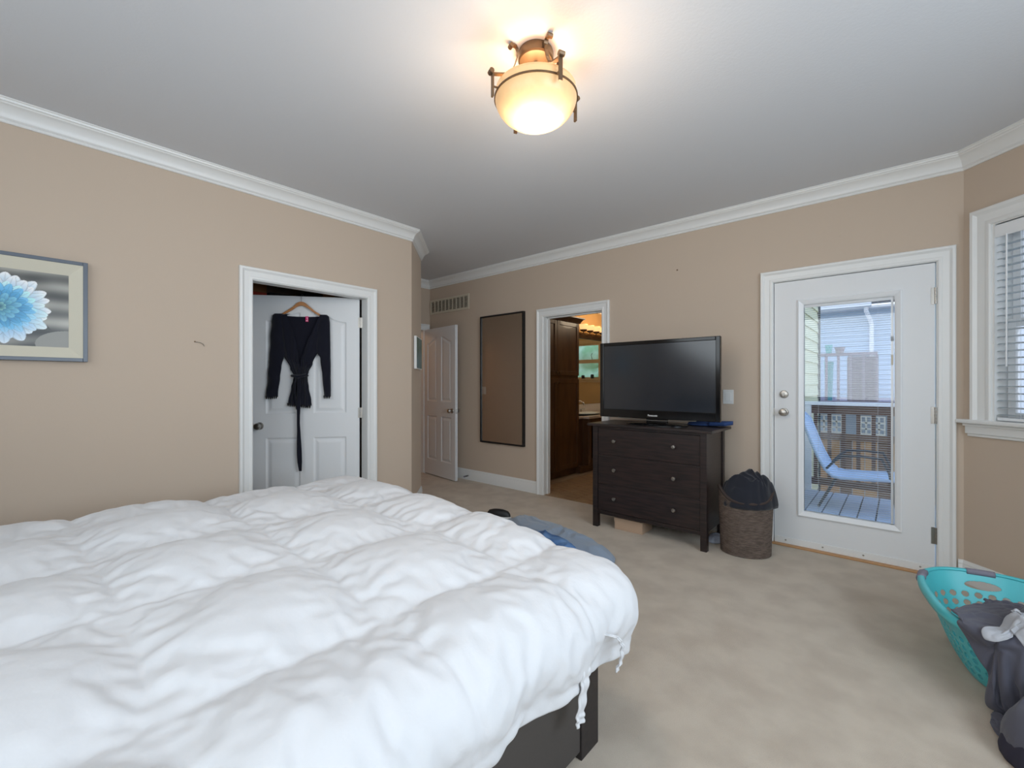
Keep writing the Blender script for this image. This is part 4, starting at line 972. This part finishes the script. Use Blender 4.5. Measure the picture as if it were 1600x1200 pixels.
for x, y, h_, r_, m_, lbl in ((-3.62, 5.50, .02, .05, M['bluefab'], 'small blue dish on the vanity counter'), (-3.75, 5.66, .10, .014, M['chrome'], 'slim chrome tumbler by the faucet')):
    b = MB(); b.lathe([(.001, .806), (r_*.9, .806), (r_, .806+h_), (r_*.8, .806+h_), (.001, .808+h_*.3)], 18, (x, y, 0)); tag(b.build('dish' if h_ < .05 else 'tumbler', m_, smooth=True), lbl, 'dish' if h_ < .05 else 'tumbler')
mr = thing('vanity_mirror', 'wide bathroom mirror with a dark wood top rail over the vanity', 'mirror', (-3.99, 6.5, .95))
b = MB(); b.box((-3.998, 5.40, .94), (-3.985, 7.1, 2.02)); b.build('mirror_glass', M['mirror'], mr)
b = MB(); b.box((-3.998, 5.38, 2.02), (-3.965, 7.12, 2.075)); b.build('top_rail', M['cabinet'], mr, bevel=.003)
vl = thing('vanity_light', 'row of lit amber cup lights on a bronze bar over the bathroom mirror', 'lamp', (-3.97, 6.5, 2.09))
b = MB(); b.box((-3.998, 5.95, 2.080), (-3.975, 7.05, 2.120)); b.build('back_bar', M['bronze'], vl)
M['cupglow'] = mat('lit_amber_cup', srgb(240, 180, 110), .4, emit=((1, .62, .26, 1), 1.0)); M['bulb'] = mat('lit_bulb', (1, 1, 1, 1), .4, emit=((1, .84, .6, 1), 7))
for i in range(5):
    y = 6.19+i*.2; b = MB(); b.tube([(-3.975, y, 2.10), (-3.93, y, 2.075), (-3.88, y, 2.085), (-3.87, y, 2.12)], .008, 8); b.lathe([(.001, 2.12), (.03, 2.12), (.055, 2.14), (.058, 2.15), (.001, 2.15)], 18, (-3.87, y, 0)); a_ = b.build('arm', M['bronze'], vl, smooth=True)
    b = MB(); b.lathe([(.045, 2.15), (.058, 2.165), (.066, 2.20), (.070, 2.235)], 20, (-3.87, y, 0), cap=False); b.build('glass_cup', M['cupglow'], a_, smooth='all')
    b = MB(); b.lathe([(.001, 2.16), (.02, 2.165), (.026, 2.20), (.02, 2.225), (.001, 2.235)], 14, (-3.87, y, 0)); b.build('bulb', M['bulb'], a_, smooth='all')
lamp('vanity_bulbs', 'AREA', (-3.80, 6.5, 2.22), 4, (1, .70, .40), size=.9, sy=.1, to=(-3.5, 6.5, 2.6))
lamp('bath_fill', 'POINT', (-2.9, 5.9, 2.3), 9, (1, .80, .56), soft=.15)  # added unseen lamp without a fixture, fills the bathroom with warm light

# ---------------------------------------------------------------- balcony and neighbours outside the glazed door
M['deck'] = mat('painted_deck', srgb(190, 204, 222), .5, var=(srgb(176, 190, 210), 8, (1, 6, 1))); M['railwood'] = mat('brown_rail', srgb(96, 74, 64), .7); M['siding'] = mat('cream_siding', srgb(206, 208, 176), .6)
M['nsiding'] = mat('blue_grey_siding', srgb(176, 196, 216), .7); M['gutter'] = mat('white_gutter', srgb(245, 248, 252), .4); M['mauve'] = mat('mauve_lattice', srgb(140, 128, 146), .7); M['fence'] = mat('tan_fence', srgb(176, 140, 108), .8, var=(srgb(196, 158, 116), 4)); M['fencedk'] = mat('weathered_fence', srgb(120, 100, 88), .8)
M['block'] = mat('white_concrete', srgb(222, 220, 210), .8); M['sling'] = mat('pale_blue_sling', srgb(170, 194, 222), .7); M['steelgreen'] = mat('dark_tube', srgb(46, 58, 66), .4); M['ground'] = mat('garden_ground', srgb(120, 118, 100), .9); M['tealobj'] = mat('teal_plastic', srgb(90, 180, 186), .5)
b = MB(); b.box((-8, 4.3, -1.6), (8, 22, -1.5)); struct(b.build('ground', M['ground']))
dk = sroot('balcony_deck', (-.2, 5.4, -.05)); b = MB(); b.box((-.0655, -1.23, -.03), (.0655, 1.25, 0)); p0 = None
for i in range(14):
    x = -.90+.0755+i*.143
    if p0 is None: p0 = b.build('plank', M['deck'], dk, local=True, bevel=.003); p0.location = (x+.2, 0, 0)
    else: copy_part(p0, dk, (x+.2, 0, 0))
b = MB(); b.box((-.93, 4.18, -.30), (1.3, 6.72, -.09)); b.build('joists', M['black'], dk)
rl = thing('balcony_railing', 'brown wooden balcony railing with white cap outside the glazed door', 'railing', (.2, 6.7, -.05))
b = MB(); b.box((-.92, 6.62, 1.005), (1.3, 6.78, 1.045)); b.build('cap', M['gutter'], rl, bevel=.004)
b = MB(); b.box((-.92, 6.67, .90), (1.3, 6.71, 1.003)); b.build('top_rail', M['railwood'], rl); b = MB(); b.box((-.92, 6.67, .02), (1.3, 6.71, .10)); b.build('bottom_rail', M['railwood'], rl)
b = MB(); b.box((-.019, -.019, .100), (.019, .019, .950)); p0 = None
for i in range(15):
    x = -.80+i*.141
    if p0 is None: p0 = b.build('baluster', M['railwood'], rl, local=True); p0.location = (x-.2, 0, 0)
    else: copy_part(p0, rl, (x-.2, 0, 0))
b = MB(); b.box((-.93, 6.60, -.05), (-.84, 6.69, 1.003)); b.build('post', M['gutter'], rl)
b = MB(); b.box((.83, 6.60, -.05), (.93, 6.70, 2.9)); b.build('post', M['gutter'], rl)
sw = sroot('wall_exterior', (-.94, 6.2, 0))
b = MB(); b.box((-.96, 4.18, -1.5), (-.945, 8.1, 3.0)); b.build('sheathing', M['siding'], sw)
b = MB(); b.add([(0, -1.9, 0), (0, 1.92, 0), (.018, 1.92, 0), (.018, -1.9, 0), (.002, -1.9, .16), (.002, 1.92, .16)], [(0, 1, 2, 3), (3, 2, 5, 4)]); p0 = None
for i in range(23):
    z = -.60+i*.155
    if p0 is None: p0 = b.build('siding_board', M['siding'], sw, local=True, solid=.002); p0.location = (-.005, 0, z)
    else: copy_part(p0, sw, (-.005, 0, z))
b = MB(); b.box((-.96, 8.06, -1.5), (-.91, 8.14, 3.0)); b.build('corner_board', M['steelgreen'], sw)
# patio chair
pc = thing('patio_chair', 'pale blue sling patio lounge chair on the balcony', 'chair', (-.45, 6.0, -.05))
prof = [(-.86, .93), (-.80, .86), (-.745, .70), (-.67, .50), (-.60, .36), (-.54, .300), (-.47, .285), (-.25, .300), (-.02, .315), (.10, .30), (.14, .26)]
b = MB()
def cf(u, v):
    k = v*(len(prof)-1); i = min(int(k), len(prof)-2); t_ = k-i; return (prof[i][0]+(prof[i+1][0]-prof[i][0])*t_, 5.75+.5*u, prof[i][1]+(prof[i+1][1]-prof[i][1])*t_-.02*math.sin(math.pi*u))
b.grid(8, 50, cf); b.build('sling', M['sling'], pc, smooth='all', solid=.012)
for y in (5.735, 6.265):
    b = MB(); b.tube([(x, y, z) for x, z in prof], .016, 8); b.build('side_tube', M['sling'], pc, smooth=True)
    b = MB(); b.tube([(-.60, y, .36), (-.52, y, .46), (-.45, y, .52), (-.30, y, .53), (-.14, y, .52), (-.08, y, .38), (-.02, y, -.04)], .012, 8); b.build('arm', M['steelgreen'], pc, smooth=True)
    b = MB(); b.tube([(-.50, y, .30), (-.66, y, -.04)], .013, 8); b.build('leg', M['steelgreen'], pc, smooth=True)
# garden fence with breeze blocks
gf = thing('garden_fence', 'tan board fence with white breeze blocks below the balcony', 'fence', (0, 8.6, -1.5))
for i in range(16):
    x = -1.6+i*.15; b = MB(); b.box((x, 8.52+.006*(i % 2), -1.5), (x+.142, 8.55+.006*(i % 2), .42)); b.build('board', M['fence'] if i % 3 else M['fencedk'], gf)
b = MB(); b.box((-1.6, 8.50, .40), (.9, 8.56, .50)); b.box((-1.6, 8.50, .80), (.9, 8.58, .86)); b.build('rail', M['fencedk'], gf)
for x0 in (-.98, -.82, -.46, -.31):
    b = MB(); w_, h_ = .145, .28; x1 = x0+w_; z0 = .505
    rectframe(b, lambda s_, z, d: (s_, 8.53+d, z), x0, x1, z0, z0+h_, .018, -.03, .05)
    for zz in (z0+.08, z0+.17): b.box((x0+.018, 8.50, zz), (x1-.018, 8.58, zz+.020))
    b.box((x0+w_/2-.010, 8.50, z0+.018), (x0+w_/2+.010, 8.58, z0+h_-.018)); b.build('breeze_block', M['block'], gf)
# neighbour's deck
nd = thing('neighbour_deck', 'raised neighbouring deck with slatted rail and mauve lattice', 'deck', (-.6, 11.2, -1.5))
b = MB(); b.box((-2.2, 11.0, .80), (1.6, 13.9, .93)); b.build('floor_slab', M['mauve'], nd)
b = MB(); b.box((-2.2, 11.0, 1.83), (-.33, 11.06, 1.89)); b.build('rail', M['mauve'], nd)
for i in range(7):
    x = -1.56+i*.20; b = MB(); b.box((x, 11.0, .93), (x+.045, 11.05, 1.83)); b.build('picket', M['mauve'], nd)
b = MB()
for i in range(12): b.box((-.78+i*.040, 11.02, .93), (-.768+i*.040, 11.03, 1.83))
for i in range(20): b.box((-.78, 11.031, .95+i*.045), (-.33, 11.038, .963+i*.045))
b.box((-.80, 11.06, .93), (-.33, 11.08, 1.80)); b.build('lattice', M['mauve'], nd)['kind'] = 'stuff'
for i, (x0, z0, w_, h_, m_, lbl) in enumerate(((-1.20, .93, .16, .80, 'tealobj', 'teal storage tub on the neighbouring deck'), (-1.0, 1.89, .17, .11, 'mauve', 'lilac planter on the neighbouring deck rail'), (-1.16, 1.89, .13, .17, 'tealobj', 'teal pot on the neighbouring deck rail'))):
    b = MB(); y0 = 11.25 if i == 0 else 11.0; b.lathe([(.001, z0), (w_*.36, z0), (w_*.5, z0+h_*.9), (w_*.52, z0+h_), (w_*.45, z0+h_), (.001, z0+h_*.8)], 20, (x0+w_/2, y0+.03, 0)); tag(b.build('planter' if i else 'storage_tub', M[m_], smooth=True), lbl, 'planter' if i else 'tub')
nh = thing('neighbour_house', 'pale blue clapboard house with white gutter and downspout', 'house', (0, 14, -1.5))
b = MB(); zz = -1.5
while zz < 3.10: b.add([(-5, 14.0, zz), (1.3, 14.0, zz), (1.3, 14.02, zz+.12), (-5, 14.02, zz+.12)], [(0, 1, 2, 3)]); b.add([(-5, 14.02, zz), (1.3, 14.02, zz), (1.3, 14.0, zz), (-5, 14.0, zz)], [(0, 1, 2, 3)]); zz += .12
b.box((-5, 14.03, -1.5), (1.3, 18, 3.1)); b.build('siding', M['nsiding'], nh)
b = MB(); b.box((-5, 13.55, 3.12), (-.52, 13.68, 3.27)); b.build('gutter', M['gutter'], nh, bevel=.02)
b = MB(); b.box((-5, 13.68, 3.10), (1.4, 14.0, 3.14)); b.build('soffit', M['gutter'], nh)
b = MB(); b.tube([(-.62, 13.62, 3.12), (-.62, 13.64, 3.02), (-.55, 13.90, 2.82), (-.53, 13.96, 2.72), (-.53, 13.96, .9)], .045, 8); b.build('downspout', M['gutter'], nh, smooth=True)
M['roof'] = mat('grey_shingle', srgb(120, 122, 128), .9, var=(srgb(98, 100, 108), 20))
b = MB(); b.add([(-5.2, 13.6, 3.2), (1.5, 13.6, 3.2), (1.5, 16, 4.5), (-5.2, 16, 4.5)], [(0, 1, 2, 3)]); b.build('roof', M['roof'], nh, solid=.06)
# garden beyond the bay window
M['leaf'] = mat('hedge_green', srgb(120, 156, 118), .9, var=(srgb(176, 204, 176), 2.5)); M['swhite'] = mat('white_outbuilding', srgb(225, 232, 240), .6)
b = MB(); b.grid(50, 40, lambda u, v: (2.1+6*u+.3*noise.noise((u*6, v*6, 0)), 14.2-3.0*u+.3*noise.noise((u*8, v*8, 4)), -1.5+(4.9+.8*noise.noise((u*5, 2, 2)))*v)); tag(b.build('garden_tree', M['leaf'], smooth='all', solid=.4), 'blurred green tree behind the blind of the bay window', 'tree')

# repeats share a group
for o in list(bpy.data.objects):
    if o.parent is None and o.get('label'):
        n_ = o.name.split('.')[0]; l_ = o['label']
        if 'closet shelf' in l_ or 'red shoe box' in l_:
            if n_ in ('shoe_box', 'cardboard_box', 'storage_box'): o['group'] = 'boxes on the closet shelf'
        elif n_ == 'fabric_tie': o['group'] = 'ties at the comforter corner'
        elif n_ == 'jar': o['group'] = 'jars on the bathroom window sill'
        elif n_ == 'light_switch': o['group'] = 'white light switches on the walls'
        elif n_ == 'planter': o['group'] = 'planters on the neighbouring deck rail'
